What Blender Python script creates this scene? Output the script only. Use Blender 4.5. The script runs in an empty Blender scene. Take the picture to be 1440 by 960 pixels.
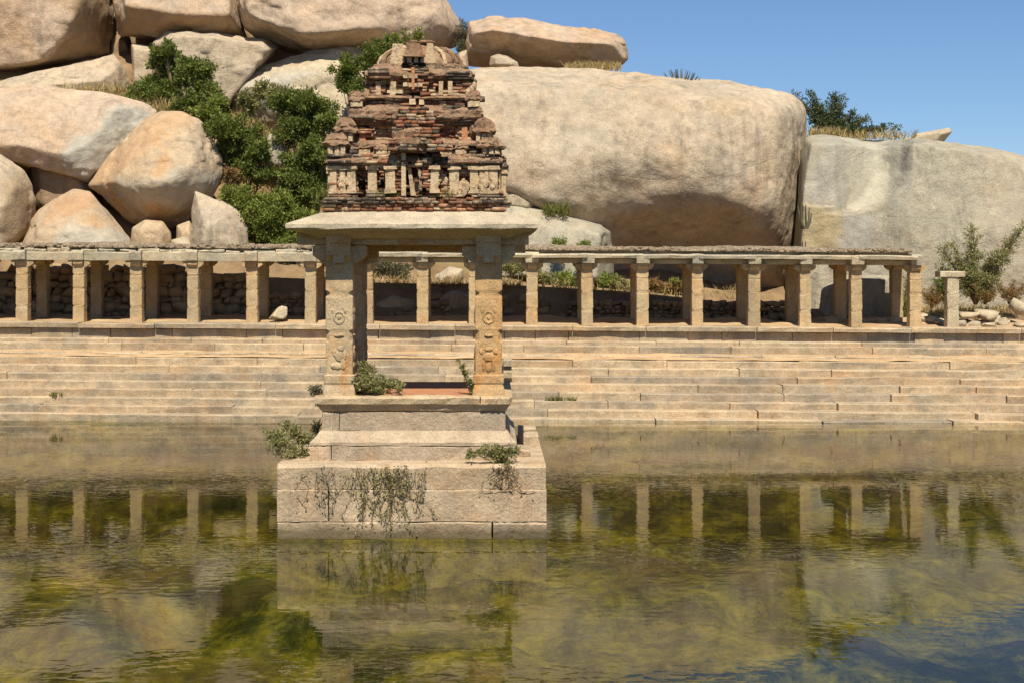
import bpy, bmesh, math, random
import numpy as np
from mathutils import Vector, Matrix
sc = bpy.context.scene
COL = sc.collection
R = math.radians
# ------------------------------------------------------------------ camera, sky, sun, exposure
F, XV, YH, EYE = 2100.0, 690.0, 382.0, 4.26          # focal length and vanishing point in photo pixels, eye height above the water
cam_d = bpy.data.cameras.new('camera'); cam = bpy.data.objects.new('camera', cam_d); COL.objects.link(cam)
cam.location = (0, 0, EYE); cam.rotation_euler = (R(90), 0, 0)
cam_d.sensor_width = 36; cam_d.lens = F / 1440 * 36
cam_d.shift_x = (720 - XV) / 1440; cam_d.shift_y = (YH - 480) / 1440
cam_d.clip_start = 0.1; cam_d.clip_end = 3000
sc.camera = cam
SUN_EL, SUN_AZ = 55.0, 4.0                            # behind the camera, a little to the right
wd = bpy.data.worlds.new('World'); sc.world = wd; wd.use_nodes = True
wn = wd.node_tree.nodes; wl = wd.node_tree.links
bg = wn['Background']; sky = wn.new('ShaderNodeTexSky'); sky.sky_type = 'NISHITA'; sky.sun_disc = False
sky.sun_elevation = R(SUN_EL); sky.sun_rotation = R(180 - SUN_AZ)
sky.air_density = 1.0; sky.dust_density = 0.25; sky.ozone_density = 7.5; sky.altitude = 1200
wl.new(sky.outputs[0], bg.inputs[0]); bg.inputs[1].default_value = 0.078
sd = bpy.data.lights.new('sun', 'SUN'); sd.energy = 4.9; sd.angle = R(0.5); sd.color = (1.0, 0.915, 0.755)
so = bpy.data.objects.new('sun', sd); COL.objects.link(so)
sdir = Vector((math.sin(R(SUN_AZ)) * math.cos(R(SUN_EL)), -math.cos(R(SUN_AZ)) * math.cos(R(SUN_EL)), math.sin(R(SUN_EL))))
so.rotation_euler = sdir.to_track_quat('Z', 'Y').to_euler(); so.location = (5, -20, 40)
sc.view_settings.view_transform = 'Standard'; sc.view_settings.look = 'None'
sc.view_settings.exposure = 0.42; sc.view_settings.gamma = 1.0; sc.view_settings.use_curve_mapping = False
sc.cycles.max_bounces = 8; sc.cycles.transparent_max_bounces = 8
sc.cycles.caustics_reflective = False; sc.cycles.caustics_refractive = False
random.seed(7); rng = np.random.default_rng(7)

# ------------------------------------------------------------------ helpers
def P(px, py, Y): return np.array(((px - XV) / F * Y, Y, EYE - (py - YH) / F * Y))
def PX(px, Y): return (px - XV) / F * Y
def PZ(py, Y): return EYE - (py - YH) / F * Y
def _hash(i, j, k, s):
    n = (i.astype(np.int64) * 374761393 + j.astype(np.int64) * 668265263 + k.astype(np.int64) * 2147483647 + s * 974634777) & 0xffffffff
    n = ((n ^ (n >> 13)) * 1274126177) & 0xffffffff
    n = ((n ^ (n >> 16)) * 2246822519) & 0xffffffff
    return ((n ^ (n >> 15)) & 0xffffff) / float(0xffffff) * 2 - 1
def vnoise(p, s=0):
    f = np.floor(p).astype(np.int64); t = p - f; t = t * t * t * (t * (t * 6 - 15) + 10)
    r = 0
    for a in (0, 1):
        for b in (0, 1):
            for c in (0, 1):
                w = (t[:, 0] if a else 1 - t[:, 0]) * (t[:, 1] if b else 1 - t[:, 1]) * (t[:, 2] if c else 1 - t[:, 2])
                r = r + w * _hash(f[:, 0] + a, f[:, 1] + b, f[:, 2] + c, s)
    return r
def fbm(p, sc_, oct_=4, s=0, gain=.5):
    r = 0; a = 1; q = np.asarray(p, float) * sc_
    for i in range(oct_):
        r = r + a * vnoise(q + 17.3 * i, s + i); a *= gain; q = q * 2.03
    return r
WL = {}
def link(o, parent=None, loc=(0, 0, 0)):
    COL.objects.link(o); o.location = loc; WL[o.name] = Vector(loc)
    if parent is not None:
        o.parent = parent; o.matrix_parent_inverse = Matrix.Translation(-WL[parent.name])
    return o
def mesh(name, v, f, mat=None, smooth=False):
    m = bpy.data.meshes.new(name)
    if isinstance(f, np.ndarray):
        v = np.asarray(v, np.float32); n, k = f.shape
        m.vertices.add(len(v)); m.vertices.foreach_set('co', v.ravel())
        m.loops.add(n * k); m.loops.foreach_set('vertex_index', f.astype(np.int32).ravel())
        m.polygons.add(n); m.polygons.foreach_set('loop_start', np.arange(0, n * k, k, dtype=np.int32))
        m.polygons.foreach_set('loop_total', np.full(n, k, np.int32)); m.update(calc_edges=True)
    else:
        m.from_pydata([tuple(map(float, a)) for a in v], [], f)
    if mat: m.materials.append(mat)
    if smooth: m.polygons.foreach_set('use_smooth', np.ones(len(m.polygons), bool))
    m.update(); return m
def ob(name, v, f, mat, parent=None, loc=(0, 0, 0), smooth=False, kind=None):
    o = bpy.data.objects.new(name, mesh(name, v, f, mat, smooth)); link(o, parent, loc)
    if kind: o['kind'] = kind
    return o
def obm(name, me, parent=None, loc=(0, 0, 0), rot=(0, 0, 0), scale=(1, 1, 1)):
    o = bpy.data.objects.new(name, me); link(o, parent, loc); o.rotation_euler = rot; o.scale = scale; return o
def tag(o, label, cat, group=None):
    o['label'] = label; o['category'] = cat
    if group: o['group'] = group
    return o
def thing(name, label, cat, loc, group=None):
    o = bpy.data.objects.new(name, None); o.empty_display_size = .2; link(o, None, tuple(map(float, loc))); return tag(o, label, cat, group)
def struct(o): o['kind'] = 'structure'; return o
def rnd(a, b): return random.uniform(a, b)

# ------------------------------------------------------------------ materials
class G:
    def __init__(s, name):
        s.m = bpy.data.materials.new(name); s.m.use_nodes = True; s.t = s.m.node_tree; s.t.nodes.clear()
        s.o = s.t.nodes.new('ShaderNodeOutputMaterial')
    def n(s, typ, **kw):
        d = s.t.nodes.new('ShaderNode' + typ)
        for k, v in kw.items(): setattr(d, k, v)
        return d
    def put(s, sock, v):
        if hasattr(v, 'is_output'): s.t.links.new(v, sock)
        elif isinstance(v, (tuple, list)) and len(v) == 3 and sock.type == 'RGBA': sock.default_value = (*v, 1)
        else: sock.default_value = v
    def pos(s): return s.n('NewGeometry').outputs['Position']
    def mapping(s, v, scale, loc=(0, 0, 0), rot=(0, 0, 0)):
        d = s.n('Mapping'); s.put(d.inputs[0], v); d.inputs[3].default_value = scale; d.inputs[1].default_value = loc; d.inputs[2].default_value = rot; return d.outputs[0]
    def noise(s, v, scale, detail=4, rough=.55, dist=0):
        d = s.n('TexNoise'); s.put(d.inputs['Vector'], v); d.inputs['Scale'].default_value = scale; d.inputs['Detail'].default_value = detail
        d.inputs['Roughness'].default_value = rough; d.inputs['Distortion'].default_value = dist; return d.outputs[0]
    def voro(s, v, scale, feature='F1'):
        d = s.n('TexVoronoi', feature=feature); s.put(d.inputs['Vector'], v); d.inputs['Scale'].default_value = scale; return d.outputs[0]
    def ramp(s, fac, stops):
        d = s.n('ValToRGB'); s.put(d.inputs[0], fac); e = d.color_ramp.elements
        while len(e) < len(stops): e.new(.5)
        for i, (p, c) in enumerate(stops):
            e[i].position = p; e[i].color = (*c, 1) if isinstance(c, (tuple, list)) else (c, c, c, 1)
        return d.outputs[0]
    def mix(s, fac, a, b, mode='MIX'):
        d = s.n('Mix', data_type='RGBA', blend_type=mode); s.put(d.inputs[0], fac); s.put(d.inputs[6], a); s.put(d.inputs[7], b); return d.outputs[2]
    def math(s, op, a, b=0.0):
        d = s.n('Math', operation=op); s.put(d.inputs[0], a); s.put(d.inputs[1], b); return d.outputs[0]
    def bump(s, h, strength=.5, dist=.05, normal=None):
        d = s.n('Bump'); d.inputs['Strength'].default_value = strength; d.inputs['Distance'].default_value = dist; s.put(d.inputs['Height'], h)
        if normal is not None: s.put(d.inputs['Normal'], normal)
        return d.outputs[0]
    def bsdf(s, col, rough=.9, normal=None, spec=.25):
        d = s.n('BsdfPrincipled'); s.put(d.inputs['Base Color'], col); s.put(d.inputs['Roughness'], rough); d.inputs['Specular IOR Level'].default_value = spec
        if normal is not None: s.put(d.inputs['Normal'], normal)
        return d.outputs[0]
    def out(s, sh): s.t.links.new(sh, s.o.inputs[0]); return s.m

def granite(name, c1, c2, grey=(.30, .27, .22), orange=(.50, .29, .13), k_grey=.5, k_or=.4, k_streak=.4, big=.22, seed=0, crack=.2, bump=.75, per_obj=0.0, fine=1.0, tide=False):
    g = G(name); p0 = g.pos(); p = g.mapping(p0, (1, 1, 1), (seed * 13.7, seed * 7.1, seed * 3.3))
    a = g.noise(p, big, 5, .6, .4)
    col = g.mix(g.ramp(a, [(.35, 0), (.65, 1)]), c1, c2)
    og = g.noise(p, big * 1.7, 5, .6, 1.0)
    col = g.mix(g.math('MULTIPLY', g.ramp(og, [(.50, 0), (.68, 1)]), k_or), col, orange)
    gg = g.noise(g.mapping(p, (1, 1, .8), (5, 9, 2)), big * 2.3, 6, .65, .7)
    col = g.mix(g.math('MULTIPLY', g.ramp(gg, [(.48, 0), (.66, 1)]), k_grey), col, grey)
    st = g.noise(g.mapping(p, (1.3, 1.3, .13)), 1.1, 6, .7, .3)
    col = g.mix(g.math('MULTIPLY', g.ramp(st, [(.52, 0), (.72, 1)]), k_streak), col, tuple(x * .38 for x in grey), 'MIX')
    mid = g.noise(p, 2.6, 6, .7)
    col = g.mix(.55, col, g.ramp(mid, [(.3, .52), (.7, 1.25)]), 'MULTIPLY')
    sp = g.noise(p, 34 * fine, 3, .75)
    col = g.mix(.55, col, g.ramp(sp, [(.36, .5), (.5, 1.0), (.66, 1.4)]), 'MULTIPLY')
    pa = g.n('Attribute', attribute_name='patch_colour').outputs['Color']; pf = g.n('Attribute', attribute_name='patch_amount').outputs['Fac']
    col = g.mix(pf, col, g.mix(.5, pa, g.ramp(g.noise(p, 1.7, 7, .7), [(.3, .45), (.7, 1.45)]), 'MULTIPLY'))
    sp2 = g.noise(p, 22, 4, .8); col = g.mix(.35, col, g.ramp(sp2, [(.35, .6), (.65, 1.3)]), 'MULTIPLY')
    if tide:
        sz = g.n('SeparateXYZ'); g.put(sz.inputs[0], p0); zz = g.math('ADD', sz.outputs[2], g.math('MULTIPLY', g.noise(p, 4, 4, .7), -.16)); col = g.mix(g.ramp(zz, [(0, .85), (.05, .5), (.16, 0)]), col, (.13, .105, .06))
    if per_obj:
        ri = g.n('ObjectInfo').outputs['Random']
        col = g.mix(per_obj, col, g.ramp(ri, [(0, (.62, .62, .64)), (.35, (1.0, .95, .86)), (.7, (1.12, 1.03, .9)), (1, (.9, .8, .68))]), 'MULTIPLY')
    cr = g.voro(g.mix(.12, p, g.noise(p, 1.5, 4), 'ADD'), .33, 'DISTANCE_TO_EDGE')
    crk = g.ramp(cr, [(0, 0), (.012, 1)])
    h = g.math('ADD', g.math('MULTIPLY', g.noise(p, 1.6, 12, .68), .45), g.math('MULTIPLY', g.noise(p, 12 * fine, 5, .7), .10))
    h = g.math('ADD', h, g.math('MULTIPLY', crk, .12 * crack))
    return g.out(g.bsdf(col, .92, g.bump(h, bump, .35), .2))

M = {}
M['rock_pink'] = granite('granite_pink', (.47, .345, .24), (.55, .42, .305), k_grey=.35, k_or=.4, k_streak=.5, seed=1)
M['rock_tan'] = granite('granite_tan', (.46, .365, .255), (.55, .45, .325), k_grey=.45, k_or=.3, k_streak=.6, seed=2)
M['rock_grey'] = granite('granite_grey', (.37, .335, .25), (.44, .395, .295), k_grey=.45, k_or=.15, k_streak=.65, seed=3)
M['rock_pale'] = granite('granite_pale', (.50, .42, .29), (.56, .46, .32), k_grey=.40, k_or=.35, k_streak=.25, seed=4)
M['rock_orange'] = granite('granite_orange', (.47, .34, .21), (.52, .41, .28), k_grey=.35, k_or=.9, k_streak=.2, seed=5, big=.3)
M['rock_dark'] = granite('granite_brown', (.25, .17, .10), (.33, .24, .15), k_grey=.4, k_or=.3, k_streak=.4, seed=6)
M['step'] = granite('step_stone', (.43, .35, .25), (.54, .44, .31), grey=(.30, .275, .225), k_grey=.7, k_or=.35, k_streak=.30, big=.5, seed=7, bump=.45, crack=0, per_obj=.75)
M['column'] = granite('column_stone', (.46, .33, .18), (.52, .40, .24), grey=(.36, .34, .27), k_grey=.40, k_or=.55, k_streak=.3, big=.35, seed=8, bump=.4, crack=0, per_obj=.5)
M['pav'] = granite('pavilion_granite', (.49, .385, .265), (.55, .44, .315), k_grey=.35, k_or=.45, k_streak=.35, big=.5, seed=9, bump=.55, crack=0, per_obj=.4, fine=1.6, tide=True)
M['pavcol'] = granite('pavilion_column_stone', (.50, .37, .22), (.55, .43, .28), orange=(.52, .27, .10), k_grey=.25, k_or=.95, k_streak=.15, big=.7, seed=10, bump=.45, crack=0, fine=1.4)
M['pavcol_o'] = granite('pavilion_orange_stone', (.52, .32, .145), (.55, .37, .19), orange=(.53, .26, .085), k_grey=.12, k_or=1.0, k_streak=.1, big=.5, seed=23, bump=.45, crack=0, fine=1.4)
M['eave'] = granite('eave_granite', (.44, .37, .26), (.52, .44, .32), k_grey=.45, k_or=.1, k_streak=.2, big=.6, seed=11, bump=.35, crack=0, fine=1.5)
M['beam'] = granite('beam_granite', (.44, .38, .27), (.52, .45, .32), grey=(.34, .35, .29), k_grey=.5, k_or=.15, k_streak=.3, big=.5, seed=12, bump=.4, crack=0, per_obj=.4)
M['rubble'] = granite('rubble_stone', (.34, .26, .17), (.46, .36, .24), k_grey=.5, k_or=.4, k_streak=.3, big=.9, seed=13, bump=.5, crack=0, per_obj=.8)
M['rubble_pale'] = granite('rubble_pale', (.44, .38, .28), (.54, .46, .33), k_grey=.35, k_or=.3, k_streak=.1, big=.9, seed=14, bump=.5, crack=0, per_obj=.6)

def soil_mat():
    g = G('dry_soil'); p = g.pos()
    c = g.mix(g.ramp(g.noise(p, .8, 6, .65), [(.35, 0), (.65, 1)]), (.20, .13, .075), (.36, .25, .14))
    c = g.mix(g.ramp(g.noise(p, .35, 5, .6), [(.55, 0), (.68, .6)]), c, (.24, .19, .08))
    c = g.mix(.5, c, g.ramp(g.noise(p, 22, 4, .8), [(.3, .45), (.7, 1.4)]), 'MULTIPLY')
    h = g.math('ADD', g.noise(p, 4, 8, .7), g.math('MULTIPLY', g.noise(p, 30, 3), .3))
    return g.out(g.bsdf(c, .98, g.bump(h, .8, .12), .1))
M['soil'] = soil_mat()
def sand_mat():
    g = G('pale_dust'); p = g.pos()
    c = g.mix(g.ramp(g.noise(p, 1.2, 6, .65), [(.35, 0), (.65, 1)]), (.40, .26, .14), (.56, .40, .23))
    c = g.mix(.5, c, g.ramp(g.noise(p, 26, 4, .8), [(.3, .55), (.7, 1.3)]), 'MULTIPLY')
    return g.out(g.bsdf(c, .98, g.bump(g.noise(p, 9, 8, .7), .6, .06), .1))
M['sand'] = sand_mat()
def bed_mat():
    g = G('algae_bed'); p = g.pos()
    a = g.noise(g.mapping(p, (1, .55, 1)), .7, 9, .72, .5)
    b = g.noise(g.mapping(p, (1, .6, 1), (3, 8, 0)), 4.2, 8, .78, .4)
    s = g.math('ADD', g.math('MULTIPLY', a, .68), g.math('MULTIPLY', b, .32))
    c = g.ramp(s, [(.38, (.012, .016, .002)), (.46, (.055, .065, .004)), (.53, (.22, .205, .010)), (.62, (.46, .39, .02))])
    c = g.mix(g.ramp(g.noise(p, .23, 4, .6), [(.50, 0), (.64, .7)]), c, (.17, .115, .045))
    return g.out(g.bsdf(c, .9, g.bump(b, 1.0, .25), .1))
M['bed'] = bed_mat()
def water_mat():
    g = G('pond_water'); p = g.pos()
    r1 = g.noise(g.mapping(p, (1.0, 1.35, 1)), 4.6, 1.2, .5, .35)
    r2 = g.noise(g.mapping(p, (.8, 1.6, 1), (2, 5, 0), (0, 0, .25)), 1.6, 1.5, .5, .5)
    calm = g.ramp(g.noise(p, .12, 3, .5), [(.38, .25), (.62, 1.0)])
    h = g.math('MULTIPLY', g.math('ADD', r1, g.math('MULTIPLY', r2, .6)), calm)
    nrm = g.bump(h, .105, .03)
    fr = g.n('Fresnel'); fr.inputs[0].default_value = 1.22; g.put(fr.inputs['Normal'], nrm)
    gl = g.n('BsdfGlossy'); gl.inputs['Roughness'].default_value = .012; g.put(gl.inputs['Color'], (1, 1, 1)); g.put(gl.inputs['Normal'], nrm)
    tr = g.n('BsdfTransparent'); g.put(tr.inputs['Color'], (.97, .96, .90))
    # suspended silt: a thin share of diffuse murk
    df = g.n('BsdfDiffuse'); g.put(df.inputs['Color'], (.20, .16, .07))
    m0 = g.n('MixShader'); m0.inputs[0].default_value = .015; g.t.links.new(tr.outputs[0], m0.inputs[1]); g.t.links.new(df.outputs[0], m0.inputs[2])
    ms = g.n('MixShader'); g.put(ms.inputs[0], fr.outputs[0]); g.t.links.new(m0.outputs[0], ms.inputs[1]); g.t.links.new(gl.outputs[0], ms.inputs[2])
    va = g.n('VolumeAbsorption'); g.put(va.inputs[0], (.50, .47, .10)); va.inputs[1].default_value = .16; g.t.links.new(va.outputs[0], g.o.inputs[1])
    return g.out(ms.outputs[0])
M['water'] = water_mat()
def leaf_mat(name, dark, light, trans=.3):
    g = G(name); ge = g.n('NewGeometry'); r = ge.outputs['Random Per Island']
    c = g.mix(r, dark, light)
    c = g.mix(g.ramp(g.noise(ge.outputs['Position'], 1.1, 3), [(.35, 0), (.65, .6)]), c, tuple((a * .55 + b * .45) * .7 for a, b in zip(dark, light)))
    b = g.bsdf(c, .6, None, .3)
    t = g.n('BsdfTranslucent'); g.put(t.inputs[0], g.mix(.5, c, (.22, .26, .03)))
    ms = g.n('MixShader'); ms.inputs[0].default_value = trans; g.t.links.new(b, ms.inputs[1]); g.t.links.new(t.outputs[0], ms.inputs[2])
    return g.out(ms.outputs[0])
M['leaf'] = leaf_mat('leaf_green', (.060, .095, .018), (.24, .27, .055))
M['leaf_bright'] = leaf_mat('leaf_bright', (.10, .145, .025), (.34, .37, .07))
M['leaf_olive'] = leaf_mat('leaf_olive', (.16, .16, .055), (.43, .40, .17))
M['leaf_blue'] = leaf_mat('leaf_bluegreen', (.045, .07, .03), (.13, .16, .07))
M['leaf_grey'] = leaf_mat('leaf_grey', (.10, .10, .065), (.22, .20, .12))
M['leaf_dry'] = leaf_mat('leaf_dry', (.22, .12, .045), (.40, .25, .10))
M['grass_dry'] = leaf_mat('grass_dry', (.36, .26, .10), (.56, .43, .20), .2)
M['grass_green'] = leaf_mat('grass_green', (.10, .12, .025), (.26, .25, .06))
def bark_mat(name, c):
    g = G(name); p = g.pos()
    return g.out(g.bsdf(g.mix(.7, c, g.ramp(g.noise(g.mapping(p, (6, 6, 1)), 3, 4, .7), [(.3, .5), (.7, 1.3)]), 'MULTIPLY'), .9, None, .1))
M['bark'] = bark_mat('pale_bark', (.30, .22, .14)); M['stem'] = bark_mat('brown_stem', (.15, .11, .06))
def brick_mat():
    g = G('weathered_brick'); p = g.pos(); at = g.n('Attribute', attribute_name='col').outputs['Color']
    c = g.mix(.7, at, g.ramp(g.noise(p, 14, 5, .75), [(.3, .5), (.7, 1.4)]), 'MULTIPLY')
    c = g.mix(g.ramp(g.noise(p, 5.5, 6, .75, .5), [(.53, 0), (.62, .8)]), c, (.50, .38, .25))
    c = g.mix(g.ramp(g.noise(g.mapping(p, (1, 1, .7), (4, 1, 7)), 3.4, 6, .75, .5), [(.55, 0), (.68, .8)]), c, (.060, .050, .040))
    h = g.math('ADD', g.noise(p, 16, 6, .75), g.math('MULTIPLY', g.noise(p, 50, 3, .7), .4))
    return g.out(g.bsdf(c, .97, g.bump(h, .8, .035), .1))
M['brick'] = brick_mat()
def plaster_mat(name, a, b, dirt, k):
    g = G(name); p = g.pos()
    c = g.mix(g.ramp(g.noise(p, 3, 5, .6), [(.35, 0), (.65, 1)]), a, b)
    c = g.mix(g.ramp(g.noise(p, 6, 7, .78, .6), [(.50, 0), (.63, k)]), c, dirt)
    c = g.mix(g.ramp(g.noise(g.mapping(p, (1, 1, 1), (9, 3, 1)), 8, 5, .7), [(.58, 0), (.68, .7)]), c, (.30, .13, .065))
    c = g.mix(.6, c, g.ramp(g.noise(p, 40, 3, .8), [(.3, .6), (.7, 1.25)]), 'MULTIPLY')
    return g.out(g.bsdf(c, .96, g.bump(g.noise(p, 11, 8, .75), .7, .05), .1))
M['plaster'] = plaster_mat('cream_plaster', (.52, .38, .23), (.62, .49, .32), (.22, .15, .09), .75)
M['cornice'] = plaster_mat('blackened_plaster', (.24, .145, .09), (.38, .25, .155), (.055, .040, .030), .9)
M['dark_brick'] = plaster_mat('old_brick_core', (.20, .085, .045), (.28, .13, .07), (.06, .045, .035), .8)
M['red_floor'] = plaster_mat('red_floor', (.46, .20, .10), (.52, .26, .14), (.36, .20, .12), .5)

# ------------------------------------------------------------------ geometry builders
def box_vf(x0, x1, y0, y1, z0, z1):
    v = [(x0, y0, z0), (x1, y0, z0), (x1, y1, z0), (x0, y1, z0), (x0, y0, z1), (x1, y0, z1), (x1, y1, z1), (x0, y1, z1)]
    return v, [(0, 3, 2, 1), (4, 5, 6, 7), (0, 1, 5, 4), (1, 2, 6, 5), (2, 3, 7, 6), (3, 0, 4, 7)]
def join(parts):
    V = []; Fc = []
    for v, f in parts:
        b = len(V); V += [tuple(a) for a in v]; Fc += [tuple(i + b for i in q) for q in f]
    return V, Fc
def rough_block(x0, x1, yf, yb, z0, z1, n=4, jit=.012, cham=.02, tilt=None, end=0.0):
    """long dressed stone: five-sided section with a worn front edge, swept along x"""
    V = []; Fc = []
    for i in range(n + 1):
        t = i / n; x = x0 + (x1 - x0) * t; j = lambda s=1: rnd(-jit, jit) * s
        e = end if i in (0, n) else 0
        dz = tilt(x) if tilt else 0; c = cham * rnd(.6, 1.5)
        V += [(x, yf + j() + e + cham * .5, z0 + dz + j(.3)), (x, yf + j() + e, z1 - c + dz), (x, yf + c + j(.5) + e, z1 + dz + j(.7)), (x, yb, z1 + dz + j(.3)), (x, yb, z0 + dz)]
    for i in range(n):
        for k in range(5):
            a = i * 5 + k; b = i * 5 + (k + 1) % 5
            Fc.append((a, a + 5, b + 5, b))
    Fc.append((0, 1, 2, 3, 4)); Fc.append(tuple(n * 5 + k for k in (4, 3, 2, 1, 0)))
    return V, Fc
def loft(rings, cap=True):
    k = len(rings[0]); V = [p for r in rings for p in r]; Fc = []
    for i in range(len(rings) - 1):
        for j in range(k):
            a = i * k + j; b = i * k + (j + 1) % k; Fc.append((a, b, b + k, a + k))
    if cap: Fc.append(tuple(range(k - 1, -1, -1))); Fc.append(tuple((len(rings) - 1) * k + j for j in range(k)))
    return V, Fc
def oct_ring(w, c, z, cx=0, cy=0, wy=None):
    wy = wy or w
    return [(cx - w + c, cy - wy, z), (cx + w - c, cy - wy, z), (cx + w, cy - wy + c, z), (cx + w, cy + wy - c, z), (cx + w - c, cy + wy, z), (cx - w + c, cy + wy, z), (cx - w, cy + wy - c, z), (cx - w, cy - wy + c, z)]
def prism(poly, axis, a, b):
    """poly of (u, z); axis 'y': u is x and it runs from y=a to b; axis 'x': u is y"""
    n = len(poly)
    f = (lambda u, z, t: (u, t, z)) if axis == 'y' else (lambda u, z, t: (t, u, z))
    V = [f(u, z, a) for u, z in poly] + [f(u, z, b) for u, z in poly]
    Fc = [tuple(range(n)), tuple(range(2 * n - 1, n - 1, -1))] + [(i, i + n, (i + 1) % n + n, (i + 1) % n) for i in range(n)]
    return V, Fc
def fixn(o):
    bm = bmesh.new(); bm.from_mesh(o.data); bmesh.ops.recalc_face_normals(bm, faces=bm.faces); bm.to_mesh(o.data); bm.free(); return o
def tube(pts, radii, k=6):
    rings = []
    pts = [Vector(p) for p in pts]
    for i, p in enumerate(pts):
        d = (pts[min(i + 1, len(pts) - 1)] - pts[max(i - 1, 0)]).normalized(); u = d.orthogonal().normalized(); w = d.cross(u)
        rings.append([tuple(p + (u * math.cos(a) + w * math.sin(a)) * radii[i]) for a in [2 * math.pi * j / k for j in range(k)]])
    return loft(rings)
_cs = {}
def cube_sphere(N):
    if N in _cs: return _cs[N]
    idx = {}; V = []; Fc = []
    lin = np.tan(np.linspace(-math.pi / 4, math.pi / 4, N + 1))
    def vid(i, j, k):
        key = (i, j, k)
        if key not in idx: idx[key] = len(V); V.append((lin[i], lin[j], lin[k]))
        return idx[key]
    for a in range(N):
        for b in range(N):
            for s in (0, N):
                q = [(a, b), (a + 1, b), (a + 1, b + 1), (a, b + 1)]
                if s == 0: q = q[::-1]
                Fc.append([vid(u, v, s) for u, v in q]); Fc.append([vid(s, u, v) for u, v in q]); Fc.append([vid(v, s, u) for u, v in q])
    V = np.array(V); V /= np.linalg.norm(V, axis=1)[:, None]
    _cs[N] = (V, np.array(Fc)); return _cs[N]
def hull_planes(pts):
    bm = bmesh.new()
    for p in pts: bm.verts.new(tuple(p))
    bmesh.ops.convex_hull(bm, input=bm.verts); bm.faces.ensure_lookup_table()
    c = np.mean(pts, axis=0); out = {}
    bmesh.ops.recalc_face_normals(bm, faces=bm.faces)
    for f in bm.faces:
        n = np.array(f.normal); q = np.array(f.verts[0].co)
        if np.linalg.norm(n) < .5: continue
        if n.dot(q - c) < 0: n = -n
        d = n.dot(q - c)
        if d < 1e-4: continue
        out[tuple(np.round(n, 1)) + (round(d, 1),)] = (n, d)
    bm.free(); return c, np.array([a for a, _ in out.values()]), np.array([b for _, b in out.values()])
def rock_mesh(pts, p=18, N=60, amp=.10, seed=0, dents=(), warp=None, grow=1.03, scarp=.5):
    pts = np.array(pts, float); c0 = (pts.max(0) + pts.min(0)) / 2
    c, n, d = hull_planes(pts); s = (pts.max(0) - pts.min(0)) / 2
    D, Fc = cube_sphere(N); U = D * s
    p = p * 2.5; q = np.maximum(0, U @ n.T) / d
    qm = q.max(1); r = grow / (qm * ((q / qm[:, None]) ** p).sum(1) ** (1 / p))
    V = c + U * r[:, None]
    L_ = float(s.max())
    for k in range(3):                                    # rounding must not shrink the stone
        a, b = V[:, k].min(), V[:, k].max(); V[:, k] = pts[:, k].min() + (V[:, k] - a) / (b - a) * (pts[:, k].max() - pts[:, k].min())
    nrm = D / s; nrm /= np.linalg.norm(nrm, axis=1)[:, None]
    V = V + nrm * (amp * (fbm(V, .55, 4, seed, .5) + .9 * fbm(V * np.array([1, 1, .6]), 1.6 , 4, seed + 9, .55) * .22))[:, None]
    if L_ > 1.2:
        ts = fbm(V * np.array([1, 1, 1.5]), .33, 4, seed + 31, .55); t2 = fbm(V @ np.array([[.8, .2, .5], [.1, 1, 0], [-.5, .1, .9]]), .75, 4, seed + 41, .5)
        V = V + nrm * (.085 * np.tanh(ts * 16) + .03 * np.tanh(t2 * 18))[:, None] * min(1.0, L_ / 3) * scarp
    for (x, y, z, rx, ry, rz, depth, dirv) in dents:
        e = ((V[:, 0] - x) / rx) ** 2 + ((V[:, 1] - y) / ry) ** 2 + ((V[:, 2] - z) / rz) ** 2
        V = V + np.exp(-e)[:, None] * depth * np.array(dirv)
    if warp is not None: V = warp(V)
    return V, Fc
def in_poly(x, y, poly):
    r = np.zeros(len(x), bool); j = len(poly) - 1
    for i in range(len(poly)):
        xi, yi = poly[i]; xj, yj = poly[j]
        if yi != yj: r ^= ((yi > y) != (yj > y)) & (x < (xj - xi) * (y - yi) / (yj - yi) + xi)
        j = i
    return r.astype(float)
def patch(o, v, patches, Y0):
    """tinted rock areas: fracture faces, stains, darker undersides, painted shade of undercut and scoop"""
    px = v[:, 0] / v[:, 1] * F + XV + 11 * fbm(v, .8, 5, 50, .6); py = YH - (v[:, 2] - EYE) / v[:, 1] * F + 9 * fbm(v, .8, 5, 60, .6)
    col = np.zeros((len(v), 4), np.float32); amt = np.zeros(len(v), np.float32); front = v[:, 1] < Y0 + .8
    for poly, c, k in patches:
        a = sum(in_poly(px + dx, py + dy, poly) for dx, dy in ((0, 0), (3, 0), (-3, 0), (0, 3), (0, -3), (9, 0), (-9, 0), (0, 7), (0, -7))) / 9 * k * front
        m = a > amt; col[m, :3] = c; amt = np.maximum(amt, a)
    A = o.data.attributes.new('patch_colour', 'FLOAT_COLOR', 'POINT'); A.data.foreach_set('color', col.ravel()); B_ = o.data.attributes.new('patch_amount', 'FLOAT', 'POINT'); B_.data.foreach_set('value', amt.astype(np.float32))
def boulder(name, label, outline, Y0, front, mat, back=2.0, fs=.55, fc=None, pts=None, group=None, patches=(), **kw):
    ol = np.array(outline, float); c = ol.mean(0) if fc is None else np.array(fc, float)
    P3 = [P(x, y, Y0) for x, y in ol]
    if pts is None:
        P3 += [P(*(c + (q - c) * fs), Y0 - front) for q in ol]
    else:
        P3 += [P(x, y, Y0 + dy) for x, y, dy in pts]
    m = ol.mean(0); P3 += [P(*(m + (q - m) * .75), Y0 + back) for q in ol]
    v, f = rock_mesh(P3, seed=kw.pop('seed', len(WL)), **kw)
    o = ob(name, v, f, M[mat], smooth=True); tag(o, label, 'boulder', group)
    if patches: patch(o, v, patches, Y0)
    return o

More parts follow.
